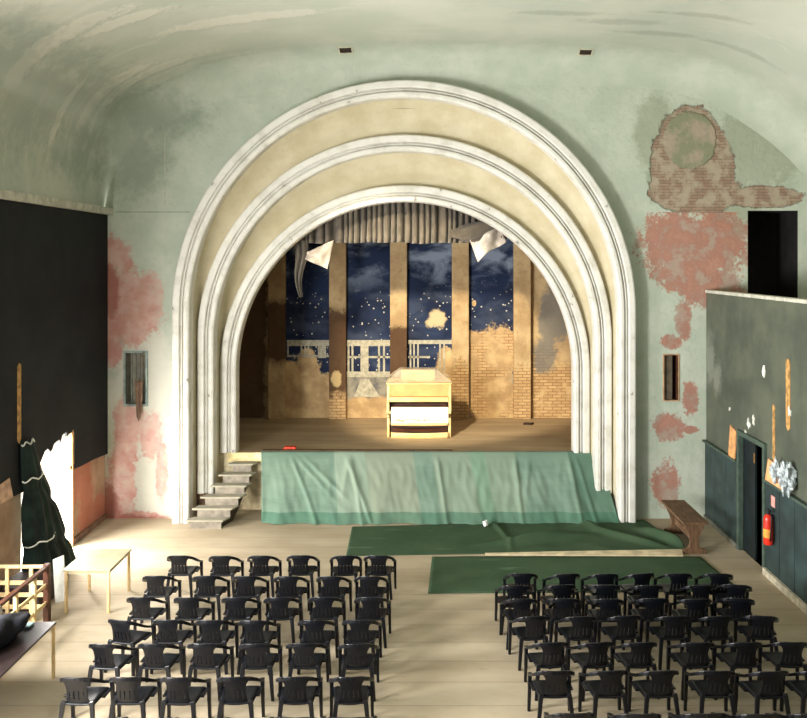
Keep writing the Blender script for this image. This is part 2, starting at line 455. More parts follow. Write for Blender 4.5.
# gallery and right wall -------------------------------------------------
t = NT('dark_green_panelling', .6, .35)
n = t.noise(1.3, 6, .6); n2 = t.noise(12, 4)
col = t.mix(t.step(n, .3, .7), (66,72,62), (88,92,78))
sc = t.ell([(19.1,3.75,.35,.55),(18.6,3.4,.25,.35)], .9, 4, .5, axes=(0,1,1))
col = t.mix(t.math('MULTIPLY', sc, .5), col, (140,142,130))
t.bump(n2, .08); M_RPAN = t.out(col)
M_WAINS = plain('wainscot_bluegreen', (42,56,56), .55, .15, 3, .35)
M_FRAME = plain('door_frame_green', (66,80,70), .55, .12, 8)
M_PALE = plain('pale_ledge', (178,176,162), .8, .1, 6)
dY0, dY1, dZ = 15.97, 17.18, 2.4
loop = [(-4,0),(dY0,0),(dY0,dZ),(dY1,dZ),(dY1,0),(YW,0),(YW,LEDGE),(-4,LEDGE)]
m = MB(); fr = holed([loop], lambda a, b: (XR, a, b)); 
struct(fr.obj('wall_right', M_RPAN))
m = MB().box(XR-.03, XR+.16, -4, YW, LEDGE, LEDGE+.07); struct(m.obj('trim_4', M_PALE, bevel=.01))
m = MB().box(XR+.02, XR+.16, -4, YW, 4.3, LEDGE); struct(m.obj('wall_gallery_parapet', M_RPAN))
struct(MB().box(XR+.04, XG, -4, YW-.01, 4.1, 4.25).obj('floor_gallery', M_STAGE))
struct(MB().box(XG, XG+.1, -4, YW, 4.1, 7.3).obj('wall_gallery', plain('gallery_plaster', (150,150,132), .9)))
# wainscot with rail, panel grooves and baseboard
def wain(name, y0, y1):
    m = MB(); n = max(1, round((y1-y0)/.62))
    for i in range(n):
        a = y0+(y1-y0)*i/n; b = y0+(y1-y0)*(i+1)/n
        m.box(XR-.035, XR, a+.012, b-.012, 0, 1.80)
    m.box(XR-.02, XR, y0, y1, 0, 1.8)
    struct(m.obj(name, M_WAINS, bevel=.004))
wain('wall_right_wainscot', dY1+.1, YW); wain('wall_right_wainscot_door_end', 2.0, dY0-.1)
struct(MB().box(XR-.1, XR, dY1+.1, YW, 1.80, 1.85).box(XR-.1, XR, 2.0, dY0-.1, 1.80, 1.85).obj('trim_5', M_FRAME, bevel=.006))
struct(MB().box(XR-.07, XR-.035, dY1+.1, YW-.01, 0, .10).obj('baseboard_right', plain('skirting_grey', (104,104,92), .8)))
struct(MB().box(XR-.09, XR-.035, 2, dY0-.1, 0, .13).obj('baseboard_right_door_end', plain('skirting_pale', (186,178,156), .8)))
m = MB().box(XR-.06, XR+.05, dY0-.1, dY0, 0, dZ+.1).box(XR-.06, XR+.05, dY1, dY1+.1, 0, dZ+.1).box(XR-.06, XR+.05, dY0, dY1, dZ, dZ+.1)
d = m.obj('door_1', M_FRAME, bevel=.008); struct(d)
M_LEAF = plain('door_leaf_dark', (22,30,32), .5, .2, 4)
MB().box(XR+.06, XR+.10, (dY0+dY1)/2+.02, dY1, .01, dZ).obj('door_leaf', M_LEAF, d)
MB().box(XR+.06, XR+.62, dY0+.01, dY0+.05, .01, dZ).obj('door_leaf', M_LEAF, d)
MB().box(XR+.05, XR+.062, (dY0+dY1)/2+.03, (dY0+dY1)/2+.07, 1.95, 2.15).obj('lock_plate', plain('brass_plate', (190,140,80), .4, .1, 4, .5, 0, .6), d)
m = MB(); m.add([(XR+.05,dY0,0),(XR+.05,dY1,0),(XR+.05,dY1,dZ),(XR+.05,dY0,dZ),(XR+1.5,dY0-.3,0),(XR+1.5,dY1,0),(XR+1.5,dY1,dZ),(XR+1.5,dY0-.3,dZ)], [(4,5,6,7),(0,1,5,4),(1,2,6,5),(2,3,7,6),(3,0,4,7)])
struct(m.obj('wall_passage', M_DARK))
# left wall ---------------------------------------------------------------
t = NT('left_wall_plaster', .9, .2); n = t.noise(1.6, 6, .6)
col = t.mix(t.step(n, .3, .7), (150,122,100), (182,152,130))
col = t.mix(t.math('MULTIPLY', t.ell([(18.2,.8,.4,.9),(17.7,1.3,.3,.5),(18.9,.3,.5,.4)], .7, 2, .3, axes=(0,1,1)), .6), col, (176,92,74))
M_LPLAS = t.out(col)
oY0, oY1 = 15.3, 17.35
WIN = [(1.0,4.0,1.2,5.4),(5.6,8.6,1.2,5.4),(10.2,12.8,1.0,4.0)]
rl = lambda a: [(a[0],a[2]),(a[1],a[2]),(a[1],a[3]),(a[0],a[3])]
loop = [(-4,0),(oY0,0),(oY0,2.5),(oY1,2.5),(oY1,0),(YW,0),(YW,7.25),(-4,7.25)]
struct(holed([loop]+[rl(w) for w in WIN], lambda a, b: (XL-.05, a, b)).obj('wall_left', M_LPLAS))
M_BLACK_T = NT('black_cladding', .75, .25); t = M_BLACK_T; x, y, z = t.sep()
n = t.noise(1.0, 6, .6)
col = t.mix(t.step(n, .3, .75), (12,14,18), (25,29,30))
M_BLACK = t.out(col)
jag = [(oY0,1.75),(15.5,2.0),(15.9,2.12),(16.1,2.30),(16.22,2.33),(16.34,2.24),(16.42,2.27),(16.5,2.36),(16.72,2.40),(16.8,2.33),(16.87,2.45),(17.05,2.49),(17.1,2.38),(oY1,2.44),(oY1,1.63)]
loop = [(-4,1.7),(oY0-.6,1.78)]+jag+[(17.8,1.6),(18.5,1.58),(YW-.02,1.52),(YW-.02,7.12),(-4,7.12)]
m = holed([loop]+[rl(w) for w in WIN], lambda a, b: (XL, a, b))
struct(m.obj('wall_left_cladding', M_BLACK, solid=.05))
struct(MB().box(XL-.05, XL+.16, -4, YW, 7.1, 7.26).obj('trim_6', M_PALE, bevel=.02))
struct(MB().box(XL-.05, XL+.0, oY1+.02, YW, 0, .12).obj('baseboard_left', plain('skirting_brown', (120,92,76), .8)))
struct(MB().box(-10.6, -10.4, 12, 27, 0, 3.2).obj('wall_backdrop', plain('backdrop_white', (226,222,212), .9)))  # added white backdrop outside the doorway, lit to look blown out
struct(MB().box(-11, XL-.06, 12, 27, 0, .02).obj('floor_backdrop', plain('backdrop_paving', (206,200,188), .9)))
# unseen daylight windows along the same wall; the third added to brighten the floor
for i, (a, b, c, e) in enumerate(WIN):
    f = MB().box(XL-.1, XL, a, a+.08, c, e).box(XL-.1, XL, b-.08, b, c, e).box(XL-.1, XL, a, b, e-.08, e).box(XL-.1, XL, a, b, c, c+.08).box(XL-.08, XL-.03, (a+b)/2-.03, (a+b)/2+.03, c, e)
    struct(f.obj('window_%d' % (i+3), M_PALE))
m = MB().box(XL-.06, XL+.03, oY1, oY1+.05, .0, 2.46); d2 = struct(m.obj('door_2', plain('doorpost_ochre', (190,140,90), .7)))
MB().box(XL-.02, XL+.06, oY1-.1, oY1, 1.75, 2.42).obj('splintered_board', plain('splinter_ochre', (196,150,96), .7), d2)
# torn strips where the cladding shows the wood behind it
def slit(name, wall, y0, y1, z0, z1, c):
    x0, x1 = (XL+.025, XL+.04) if wall == 'l' else (XR-.012, XR)
    return MB().prism([(y0,z0),((y0+y1)/2,z0-.06),(y1,z0+.02),(y1,z1-.03),((y0+y1)/2,z1),(y0,z1-.06)], 'yz', x0, x1).obj(name, c)
M_OCH = plain('bare_wood_ochre', (168,128,76), .8, .2, 10)

# ---------------------------------------------------------------- stage
struct(MB().box(-6.2, 5.6, YS, YB+.2, 0, ZS-.04).obj('wall_stage_front', plain('stage_front_cream', (198,184,150), .8)))
struct(MB().box(-6.2, 5.6, YS-.03, YB+.2, ZS-.04, ZS).obj('floor_stage', M_STAGE, bevel=.01))
struct(MB().box(-4.78, -3.94, YS-.05, YS-.032, ZS-.22, ZS-.005).obj('trim_7', plain('landing_cream', (226,206,150), .7)))
tw, col = stagewall_mat('stage_plaster', brick=bpx((490,395,30,60),(540,400,40,50),(450,400,14,40)), soil=bpx((548,320,10,30),(560,300,14,40),(545,355,12,18)), dark=bpx((250,310,18,120),(245,400,22,60)))  # dark: shade of the left bay painted into the wall colour
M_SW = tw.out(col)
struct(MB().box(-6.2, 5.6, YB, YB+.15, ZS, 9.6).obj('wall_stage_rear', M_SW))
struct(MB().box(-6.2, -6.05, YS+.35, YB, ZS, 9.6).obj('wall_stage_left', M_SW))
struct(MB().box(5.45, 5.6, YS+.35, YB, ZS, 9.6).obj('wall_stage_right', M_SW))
M_SC = plain('stage_loft', (90,80,66), .9)
struct(MB().box(-6.2, 5.6, YW+.05, YB+.1, 9.6, 9.7).obj('ceiling_stage', M_SC))
# returns behind the innermost arch that close off the wings
R3, cz3, cx3 = ring_dims(*RINGS[2][:4])
lp = [(-6.2, 0.0)]+[(cx3-R3+.25, 0.0)]+[(p[0], max(p[1], .01)) for p, n in ring_path(R3-.25, cz3, cx3, .01)]+[(cx3+R3-.25, 0.0),(5.6, 0.0),(5.6, 9.7),(-6.2, 9.7)]
lp = [(-6.2, ZS)]+[p for p, n in ring_path(R3-.25, cz3, cx3, ZS)]+[(5.6, ZS),(5.6, 9.7),(-6.2, 9.7)]
struct(holed([lp], lambda a, b: (a, YS+.22, b)).obj('wall_stage_return', M_SC))
struct(MB().box(-6.4, -6.2, YW+.06, YB+.1, 0, 9.7).box(5.6, 5.8, YW+.06, YB+.1, 0, 9.7).obj('wall_stage_outer', M_SC))
# plinths below the second arch
R2, cz2, cx2 = ring_dims(*RINGS[1][:4])
M_PLI = plain('plinth_brown', (104,80,62), .9, .2, 4)
struct(MB().box(cx2-R2-.1, cx2-R2+RW+.08, 19.5, 19.99, 0, .56).obj('wall_plinth', M_PLI))
struct(MB().box(cx2+R2-RW-.5, cx2+R2+.1, 19.5, 19.99, 0, .56).obj('wall_plinth_door_end', M_PLI))

# pilasters
pil = [(268,285,'a'),(329,346,'b'),(390,407,'c'),(452,469,'d'),(514,531,'e')]
for a, b, k in pil:
    Yp = YB-.2
    c = (a+b)/2
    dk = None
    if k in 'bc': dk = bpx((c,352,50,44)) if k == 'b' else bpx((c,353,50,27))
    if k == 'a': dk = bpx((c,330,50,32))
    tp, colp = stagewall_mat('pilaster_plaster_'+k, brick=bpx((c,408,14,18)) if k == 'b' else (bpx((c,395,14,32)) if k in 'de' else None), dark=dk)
    if k == 'b':
        tp_col = tp.mix(tp.ell(bpx((337,378,5.5,8)),   .35, 4, .15), colp, (190,166,120)); colp = tp_col
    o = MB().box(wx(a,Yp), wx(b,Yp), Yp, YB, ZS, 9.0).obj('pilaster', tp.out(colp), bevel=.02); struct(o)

# murals between the pilasters
def mural_mat(name, plaster, cloud_seed, warm=None):
    t = NT(name, .75, .2, 'World'); x, y, z = t.sep()
    sh = t.vm('ADD', t.co, (cloud_seed, 0, cloud_seed*.7))
    n = t.noise(.9, 6, .55, vec=sh, stretch=(1, 1, 1.7), dist=.45)
    up = t.step(z, wz(300,YB), wz(262,YB))
    col = t.mix(t.step(t.noise(.7, 3, vec=sh), .35, .65), (18,28,52), (30,45,76))
    col = t.mix(t.math('MULTIPLY', t.step(n, .44, .66), t.math('ADD', .12, t.math('MULTIPLY', up, .75))), col, (136,148,166))
    vo = t.N.new('ShaderNodeTexVoronoi'); vo.inputs['Scale'].default_value = 11
    t.L.new(t.vm('MULTIPLY', sh, (1,0,1)), vo.inputs['Vector'])
    wn = t.N.new('ShaderNodeSeparateColor'); t.L.new(vo.outputs['Color'], wn.inputs[0])
    rad = t.math('MULTIPLY', t.math('GREATER_THAN', wn.outputs[0], .35), t.math('MULTIPLY', wn.outputs[1], .26))
    star = t.math('LESS_THAN', vo.outputs['Distance'], rad)
    low = t.math('MULTIPLY', t.step(z, wz(285,YB), wz(305,YB)), .9)
    star = t.math('MULTIPLY', star, t.math('ADD', .12, low))
    col = t.mix(t.math('MULTIPLY', star, .8), col, (214,206,190))
    # ground of the painting, below the balustrade
    gr = t.step(z, wz(371,YB), wz(377,YB))
    col = t.mix(gr, col, t.mix(t.step(t.noise(2, 4), .4, .6), (96,96,96), (150,144,128)))
    if warm: col = t.mix(t.ell(warm, .7, 3.0, .3), col, (200,178,140))
    pm = t.ell(plaster, .45, 2.0, .1)
    pc = t.mix(t.step(t.noise(2.2, 6, .6), .35, .68), (168,138,98), (206,176,130))
    cmb = t.N.new('ShaderNodeCombineXYZ'); t.L.new(x, cmb.inputs[0]); t.L.new(z, cmb.inputs[1])
    bk = t.N.new('ShaderNodeTexBrick'); t.L.new(cmb.outputs[0], bk.inputs['Vector'])
    bk.inputs['Scale'].default_value = 1; bk.inputs['Brick Width'].default_value = .26; bk.inputs['Row Height'].default_value = .09
    bk.inputs['Mortar Size'].default_value = .014
    bk.inputs['Color1'].default_value = lin((204,170,122)); bk.inputs['Color2'].default_value = lin((182,146,102)); bk.inputs['Mortar'].default_value = lin((148,120,86))
    if cloud_seed > 8: pc = t.mix(t.step(t.noise(1.4, 4), .42, .55), bk.outputs['Color'], pc)
    col = t.mix(pm, col, pc)
    t.bump(t.math('ADD', t.math('MULTIPLY', pm, -.6), t.math('MULTIPLY', t.noise(9, 4), .5)), .5, .03)
    return t.out(col)
M_PAINT = plain('painted_balustrade', (172,166,146), .85, .12, 9)
mur = [((285,329), 'night-sky wall mural in the bay left of the pale patched pilaster', bpx((305,385,20,28),(295,400,22,26),(322,398,20,26),(290,372,10,12),(307,362,10,14)), 1.3, None),
       ((346,390), 'starry night mural with complete painted white balustrade behind the organ', bpx((356,412,16,16),(380,412,16,16),(368,414,22,16)), 3.1, None),
       ((407,452), 'night-sky mural with a bright round hole in its paint', bpx((430,395,26,22),(415,388,10,14),(446,372,10,24)), 5.7, bpx((437,319,8,8),(431,322,5,5))),
       ((469,514), 'narrow cloudy night mural whose lower half is lost to bare brick', bpx((490,372,24,42),(478,352,18,22),(505,350,16,24),(474,303,2,3),(492,405,26,30)), 9.4, None)]
for i, ((a, b), lab, pls, seed, warm) in enumerate(mur):
    Ym = YB-.012
    x0, x1 = wx(a,Ym)-.12, wx(b,Ym)+.12
    root = thing('wall_mural', ((x0+x1)/2, YB, ZS), lab, 'mural', 'night-sky murals behind the stage')
    MB().box(x0, x1, Ym, YB-.002, ZS+.001, 7.2).obj('painted_panel', mural_mat('mural_%s' % 'abcd'[i], pls, seed, warm), root)
    def R(m, xa, xb, ya, yb): m.box(wx(xa,Ym), wx(xb,Ym), Ym-.006, Ym-.001, wz(yb,Ym), wz(ya,Ym))
    m = MB()
    if i == 0:
        R(m,287,329,340,346)
        for c in (288,301.5,305,308.5): R(m,c-.8,c+.8,346,356)
        R(m,318,326,346,358); R(m,287,318,355,357); R(m,326,329,355,357)
    if i == 1:
        R(m,347,390,340,346); R(m,346.5,390,371.5,377)
        for c in (348.5,352.5,379,384): R(m,c-1,c+1,346,371.5)
        R(m,360.5,368.5,346,371.5)
        for c in (355.5,): R(m,349.5,360.5,356,358)
        R(m,368.5,390,356,358)
        m.lathe([(.11,0),(.11,.003)], (0,0,0), 16)
        # turn the rosette to face the hall
        for q in range(len(m.v)-32, len(m.v)):
            v = m.v[q]; m.v[q] = Vector((wx(364.5,Ym)+v.x, Ym-.008-v.z, wz(356,Ym)+v.y))
        m.add([(wx(q,Ym), Ym-.004, wz(r_,Ym)) for q, r_ in ((361,379),(369,379),(380,397),(354,397))], [(0,1,2,3)])
    if i == 2:
        R(m,408,452,340,344)
        for c in (410.5,414,418,440,444): R(m,c-.8,c+.8,344,372)
        R(m,408,430,356,358)
    if m.v: m.obj('painted_balustrade', M_PAINT, root)

# ---------------------------------------------------------------- valance curtain
t = NT('grey_brown_velvet', .9, .15); n = t.noise(3, 4); col = t.mix(t.step(n, .3, .7), (86,78,68), (112,102,88))
t.b.inputs['Sheen Weight'].default_value = .3; M_VAL = t.out(col)
M_LIN = plain('pale_lining_cloth', (206,192,176), .9, .1, 4)
Yv = 20.75
vx0, vx1 = wx(283,Yv), wx(512,Yv); zb = wz(243,Yv)
root = thing('stage_valance', ((vx0+vx1)/2, Yv, 8.4), 'grey-brown pleated valance curtain hanging under the innermost stage arch', 'curtain')
def val(u, v):
    x = vx0+(vx1-vx0)*u
    zt = 8.4
    drop = zb+.05*fbm(u*9, 3)+(.12*max(0, (u-.86)/.14) if u > .86 else 0)
    z = zt+(drop-zt)*v
    # pleats deepen towards the hem
    ph = u*215+8*fbm(u*4.3, .5)+5*fbm(u*17,.3)
    d = (.05+.07*v)*math.sin(ph+.6*fbm(u*20, v*2))+.05*fbm(u*30, v*1.5)
    return (x+.02*math.cos(ph), Yv+d, z)
MB().grid(620, 14, val).obj('pleated_cloth', M_VAL, root, smooth=True, solid=.008)
def strip(u, v):   # torn hanging tail
    x = wx(293,Yv)+(wx(308,Yv)-wx(293,Yv))*u*(1-.75*v)+.14*v+.04*math.sin(v*7)
    return (x, Yv-.12+.05*math.sin(u*14+v*2), wz(240,Yv)+(wz(297,Yv)-wz(240,Yv))*v)
MB().grid(24, 20, strip).obj('torn_tail', M_VAL, root, smooth=True, solid=.01)
def strip2(u, v):
    return (wx(290,Yv)-.35*v+.1*u, Yv-.08+.03*math.sin(u*12), wz(243,Yv)-.45*v-.15*v*v+.12*u*v)
MB().grid(10, 10, strip2).obj('torn_tail', M_VAL, root, smooth=True, solid=.01)
def flapl(u, v):
    c = [(307,252),(334,240),(327,269),(305,259)]
    q = [px(*p, Yv-.16) for p in c]
    p = q[0].lerp(q[1], u).lerp(q[3].lerp(q[2], u), v); p.y += .07*math.sin(u*6+v*3)+.05*fbm(u*4, v*4); return p
MB().grid(16, 14, flapl).obj('lining_flap', M_LIN, root, smooth=True, solid=.01)
def flapr(u, v):
    c = [(470,240),(500,226),(506,240),(478,262)]
    q = [px(*p, Yv-.2) for p in c]
    p = q[0].lerp(q[1], u).lerp(q[3].lerp(q[2], u), v); p.y += .09*math.sin(u*7+v*3)+.06*fbm(u*4+7, v*4); p.z += .05*math.sin(u*5)*v; return p
MB().grid(18, 14, flapr).obj('lining_flap', M_LIN, root, smooth=True, solid=.01)
def bunch(u, v):
    c = px(478, 226, Yv-.16)
    a = u*2*PI; L = (v-.5)*1.5; rr = .22*math.sin(PI*min(.90, max(.08, v)))**.6*(1+.22*math.sin(5*a+v*5))
    return (c.x+L*.9, c.y+rr*math.cos(a)*.7, c.z+L*.25+rr*math.sin(a)-.12*math.sin(PI*v))
MB().grid(40, 16, bunch).obj('gathered_cloth', M_VAL, root, smooth=True)

# ---------------------------------------------------------------- green drape over the stage front
t = NT('green_drape', .8, .25, 'UV'); u, v, _ = t.sep()
col = t.mix(t.step(t.noise(3, 5, .6), .3, .7), (100,124,108), (120,140,124))
def band(a, b, c, f):
    global col
    m_ = t.math('MULTIPLY', t.step(u, a-.002, a+.002), t.math('SUBTRACT', 1.0, t.step(u, b-.002, b+.002)))
    col = t.mix(t.math('MULTIPLY', m_, f), col, c)
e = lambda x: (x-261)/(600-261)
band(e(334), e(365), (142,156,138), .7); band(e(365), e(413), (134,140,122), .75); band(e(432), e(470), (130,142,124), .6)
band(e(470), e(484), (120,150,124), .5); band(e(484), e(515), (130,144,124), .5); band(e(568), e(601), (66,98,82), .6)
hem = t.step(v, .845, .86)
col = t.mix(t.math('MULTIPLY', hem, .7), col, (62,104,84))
t.bump(t.noise(6, 5, .6, stretch=(8, 1.5, 1)), .25, .03)
M_DRAPE = t.out(col)
m = MB(); m.uv = []; NU, NV = 260, 40
ytop, ybot = YS-.06, 18.87
folds = [(e(290),.5,.35),(e(345),.1,.3),(e(350),.0,.1),(e(515),.0,-.1),(e(568),.0,-.05),(e(575),0,.05),(e(437),0,0)]
for j in range(NV+1):
    for i in range(NU+1):
        U, V = i/NU, j/NV
        if V < .03: W_ = 0
        else: W_ = (V-.03)/.97
        xt = wx(261,ytop)+(wx(599,ytop)-wx(261,ytop))*U; xb = wx(261,ybot)+(wx(620,ybot)-wx(261,ybot))*U
        sag = .10*math.sin(PI*W_)
        yy = ytop+(ybot-ytop)*(W_**.9)+sag
        zz_ = (ZS+.02)+(0.012-(ZS+.02))*W_
        d = .035*W_*math.sin(U*46+2*fbm(U*6, 0)+W_*2)+.07*W_*fbm(U*22, W_*1.3)+.03*fbm(U*60, W_*5)*min(1, W_*4)
        for fu, sk, am in folds:
            q = U-fu-am*.2*W_; d -= .06*math.exp(-(q/.006)**2)*min(1, W_*5)
        # long diagonal pulls from the tied points
        for fu, k in ((e(292), .17), (e(300), .19), (e(350), -.05), (e(530), -.06)):
            q = U-fu-k*W_; d -= .05*math.exp(-(q/.008)**2)*math.exp(-((W_-.35)/.3)**2)
        if W_ > .9: d -= .09*(W_-.9)*10*max(0, fbm(U*30, 7))
        if V < .03: yy = ytop+.06*(1-V/.03)
        m.v.append(Vector((xt+(xb-xt)*W_, yy+d*min(1, W_*6), max(.012, zz_)+(.0 if W_ < .95 else .012*abs(fbm(U*50, 1)))))); m.uv.append((U, W_))
for j in range(NV):
    for i in range(NU): a = j*(NU+1)+i; m.f.append((a, a+1, a+NU+2, a+NU+1))
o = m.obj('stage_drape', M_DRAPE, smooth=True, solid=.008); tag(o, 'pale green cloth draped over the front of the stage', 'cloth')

# ---------------------------------------------------------------- steps up to the stage
t = NT('grey_step_wood', .8, .2); n = t.noise(3, 5, .6, stretch=(1, 4, 4)); M_STEP = t.out(t.mix(t.step(n, .3, .7), (136,132,116), (160,154,136)))
M_RISE = plain('grey_riser', (126,118,106), .85, .15, 5)
fr_l = [185,192,200,210,218,228]; fr_r = [223,232,240,246,251,253]
root = thing('stage_steps', (-4.9, 18.6, 0), 'grey wooden steps climbing to the stage beside the green drape', 'steps')
for i in range(6):
    Yf = 18.52+.22*i; z = .2*(i+1); x0, x1 = wx(fr_l[i],Yf), wx(fr_r[i],Yf)
    MB().prism([(x0,Yf),(x1,Yf),(x1+.1,Yf+.27),(x0+.1,Yf+.27)], 'xy', z-.04, z).obj('tread', M_STEP, root, bevel=.006)
    MB().box(x0+.11, x1-.05, Yf+.04, Yf+.07, z-.2+(.001 if i else 0), z-.04).obj('riser', M_RISE, root)
M_STR = plain('stringer_dark', (74,62,52), .85)
def stringer(o0, o1):
    pl = [(18.75,0),(19.15,0),(19.93,.80),(19.93,1.12),(19.68,.94)]
    m = MB().prism(pl, 'yz', 0, .05)
    for q in m.v: q.x += o0+(o1-o0)*(q.y-18.6)/1.3
    m.obj('stringer', M_STR, root)
stringer(wx(192,18.6)+.02, wx(240,19.7)-.05); stringer(wx(223,18.6)-.14, wx(253,19.7)-.14)

# ---------------------------------------------------------------- organ console
t = NT('organ_cream', .35, .45); n = t.noise(2, 4); M_ORG = t.out(t.mix(t.step(n, .3, .7), (216,180,116), (232,202,144)))
M_ORGW = plain('organ_white_gloss', (244,238,220), .25, .04, 3, .5)
M_ORGD = plain('organ_dark_wood', (60,32,18), .45, .2, 8, .4)
Yo = 21.6
ox0, ox1 = wx(386.5,Yo), wx(451.5,Yo); lx0, lx1 = wx(391,Yo), wx(448.5,Yo)
root = thing('organ_console', ((ox0+ox1)/2, 22.2, ZS), 'cream theatre organ console lit by a warm spotlight on the stage', 'organ')
zt = lambda y, Y=Yo: wz(y, Y)
zc = zt(386.5, Yo+.25)
for s in (0, 1):    # side cheeks, stepped in outline
    xa, xb = (ox0, ox0+.07) if s == 0 else (ox1-.07, ox1)
    MB().prism([(Yo+.30,ZS),(Yo+1.25,ZS),(Yo+1.25,zc+.05),(Yo+.30,zc+.05),(Yo+.22,zc-.35),(Yo+.1,zc-.42),(Yo+.1,ZS+.62),(Yo+.3,ZS+.56)], 'yz', xa, xb).obj('side_cheek', M_ORG, root, bevel=.015)
MB().box(ox0+.07, ox1-.07, Yo+1.15, Yo+1.25, ZS, zc+.05).obj('rear_panel', M_ORG, root)
MB().box(ox0-.02, ox1+.02, Yo+.27, Yo+1.28, zc+.05, zc+.09).obj('lid', M_ORG, root, bevel=.012)
MB().box(ox0+.07, ox1-.07, Yo+.28, Yo+.34, zc-.27, zc+.05).obj('stop_panel', plain('organ_tan', (198,158,100), .4, .06, 3, .4), root, bevel=.008)
MB().box(ox0+.07, ox1-.07, Yo+.17, Yo+.33, zc-.40, zc-.28).obj('fall_rail', M_ORG, root, bevel=.02)
# manuals
m = MB()
for r_ in range(2): m.box(ox0+.10, ox1-.10, Yo+.24+.10*r_, Yo+.36+.1*r_, zc-.585+.06*r_, zc-.55+.06*r_)
man = m.obj('manual', M_ORGD, root)
m = MB(); nk = 44
for r_ in range(2):
    for i in range(nk):
        a = ox0+.14+(ox1-ox0-.28)*i/nk; m.box(a+.002, a+(ox1-ox0-.28)/nk-.002, Yo+.22+.10*r_, Yo+.33+.10*r_, zc-.55+.06*r_, zc-.535+.06*r_)
m.obj('keys', plain('keys_ivory_aged', (120,84,56), .5), man)
MB().box(ox0+.07, ox1-.07, Yo+.42, Yo+.5, zc-.66, zc-.27).obj('recess_back', M_ORGD, root)
MB().box(ox0+.07, ox1-.07, Yo+.1, Yo+.5, zc-.70, zc-.64).obj('key_bed', M_ORG, root, bevel=.01)
# white sloping knee board and pedal board
zk0, zk1 = zt(424, Yo+.05), zt(407.5, Yo+.1)
MB().hexa([(lx0,Yo+.0,zk0),(lx1,Yo+.0,zk0),(lx1,Yo+.12,zk0),(lx0,Yo+.12,zk0),(lx0,Yo+.12,zk1),(lx1,Yo+.12,zk1),(lx1,Yo+.2,zk1),(lx0,Yo+.2,zk1)]).obj('knee_board', M_ORGW, root, bevel=.012)
kb = [o for o in root.children if o.name.startswith('knee_board')][0]
m = MB()
for i in range(26):
    a = lx0+.08+(lx1-lx0-.2)*random.random(); z_ = zk0+.05+.08*random.random(); f = (z_-zk0)/(zk1-zk0)
    m.box(a, a+.03+.07*random.random(), Yo+.12*f-.004, Yo+.12*f+.01, z_, z_+.012+.02*random.random())
m.obj('scuff_marks', plain('scuffs', (150,116,70), .8), kb)
zp0, zp1 = ZS, zk0
m = MB()   # curved base board
def base(u, v): 
    x = lx0+(lx1-lx0)*u; return (x, Yo-.10*math.sin(PI*u)+.02, zp0+(zt(432.5,Yo)-zp0)*v)
MB().grid(24, 3, base).obj('pedal_front', M_ORG, root, smooth=True, solid=.05)
m = MB().box(lx0, lx1, Yo+.1, Yo+.9, ZS+.005, zk0-.01); m.obj('pedal_well', M_ORGD, root)
m = MB()
for i in range(27):
    a = lx0+.05+(lx1-lx0-.1)*(i+.5)/27; u = (a-lx0)/(lx1-lx0)
    m.box(a-.012, a+.012, Yo-.08*math.sin(PI*u)+.05, Yo+.6, zt(431.5,Yo), zt(429.0,Yo))
m.obj('pedals', plain('pedal_wood', (96,52,28), .5), root)
MB().grid(24, 2, lambda u, v: (lx0+(lx1-lx0)*u, Yo-.06*math.sin(PI*u)+.02, zk0-.03+.07*v)).obj('pedal_rail', M_ORG, root, smooth=True, solid=.04)
for s in (0, 1):
    a = ox0+.01 if s == 0 else ox1-.08
    MB().box(a, a+.07, Yo+.06, Yo+.28, ZS, ZS+.5).obj('toe_block', M_ORG, root, bevel=.02)
# music desk on the lid
zd = zc+.09; Yd = Yo+.78
MB().box(wx(401,Yd), wx(435,Yd), Yd, Yd+.25, zd, wz(370,Yd)).obj('music_desk', M_ORG, root, bevel=.01)
# plastic film thrown over it
t = NT('clear_plastic_film', .2, .5); t.b.inputs['Alpha'].default_value = .36
t.bump(t.noise(14, 4), .8, .03); M_FILM = t.out((236,226,206))
def film(u, v):
    zt_ = wz(369,Yd)+.015
    if v < .5:
        s = v*2; x = (ox0-.05+(wx(400,Yd)-ox0+.05)*s)+((ox1+.05-(ox1+.05-wx(436,Yd))*s)-(ox0-.05+(wx(400,Yd)-ox0+.05)*s))*u
        y = Yo+.24+(Yd-.03-Yo-.24)*s; z = zc+.115+(zt_-zc-.115)*s**1.1
    else:
        s = v*2-1; xa = wx(400,Yd)+(ox0-.05-wx(400,Yd))*s; xb = wx(436,Yd)+(ox1+.05-wx(436,Yd))*s
        x = xa+(xb-xa)*u; y = Yd+.28+(Yo+1.3-Yd-.28)*s; z = zt_+(zc+.115-zt_)*s
    return (x, y, z+.018*fbm(x*6, y*6))
o = MB().grid(40, 24, film).obj('plastic_sheet', M_FILM, smooth=True); tag(o, 'clear plastic sheet thrown over the top of the organ', 'sheet')
def clump(u, v):
    a = u*2*PI; b = v*PI; c = Vector((ox1+.10, Yo+.35, zc-.02)); rr = .09*(1+.5*fbm(math.cos(a)*2+3, b*2, math.sin(a)*2))
    return c+Vector((rr*math.sin(b)*math.cos(a), rr*math.sin(b)*math.sin(a)*.8, rr*math.cos(b)*1.2))
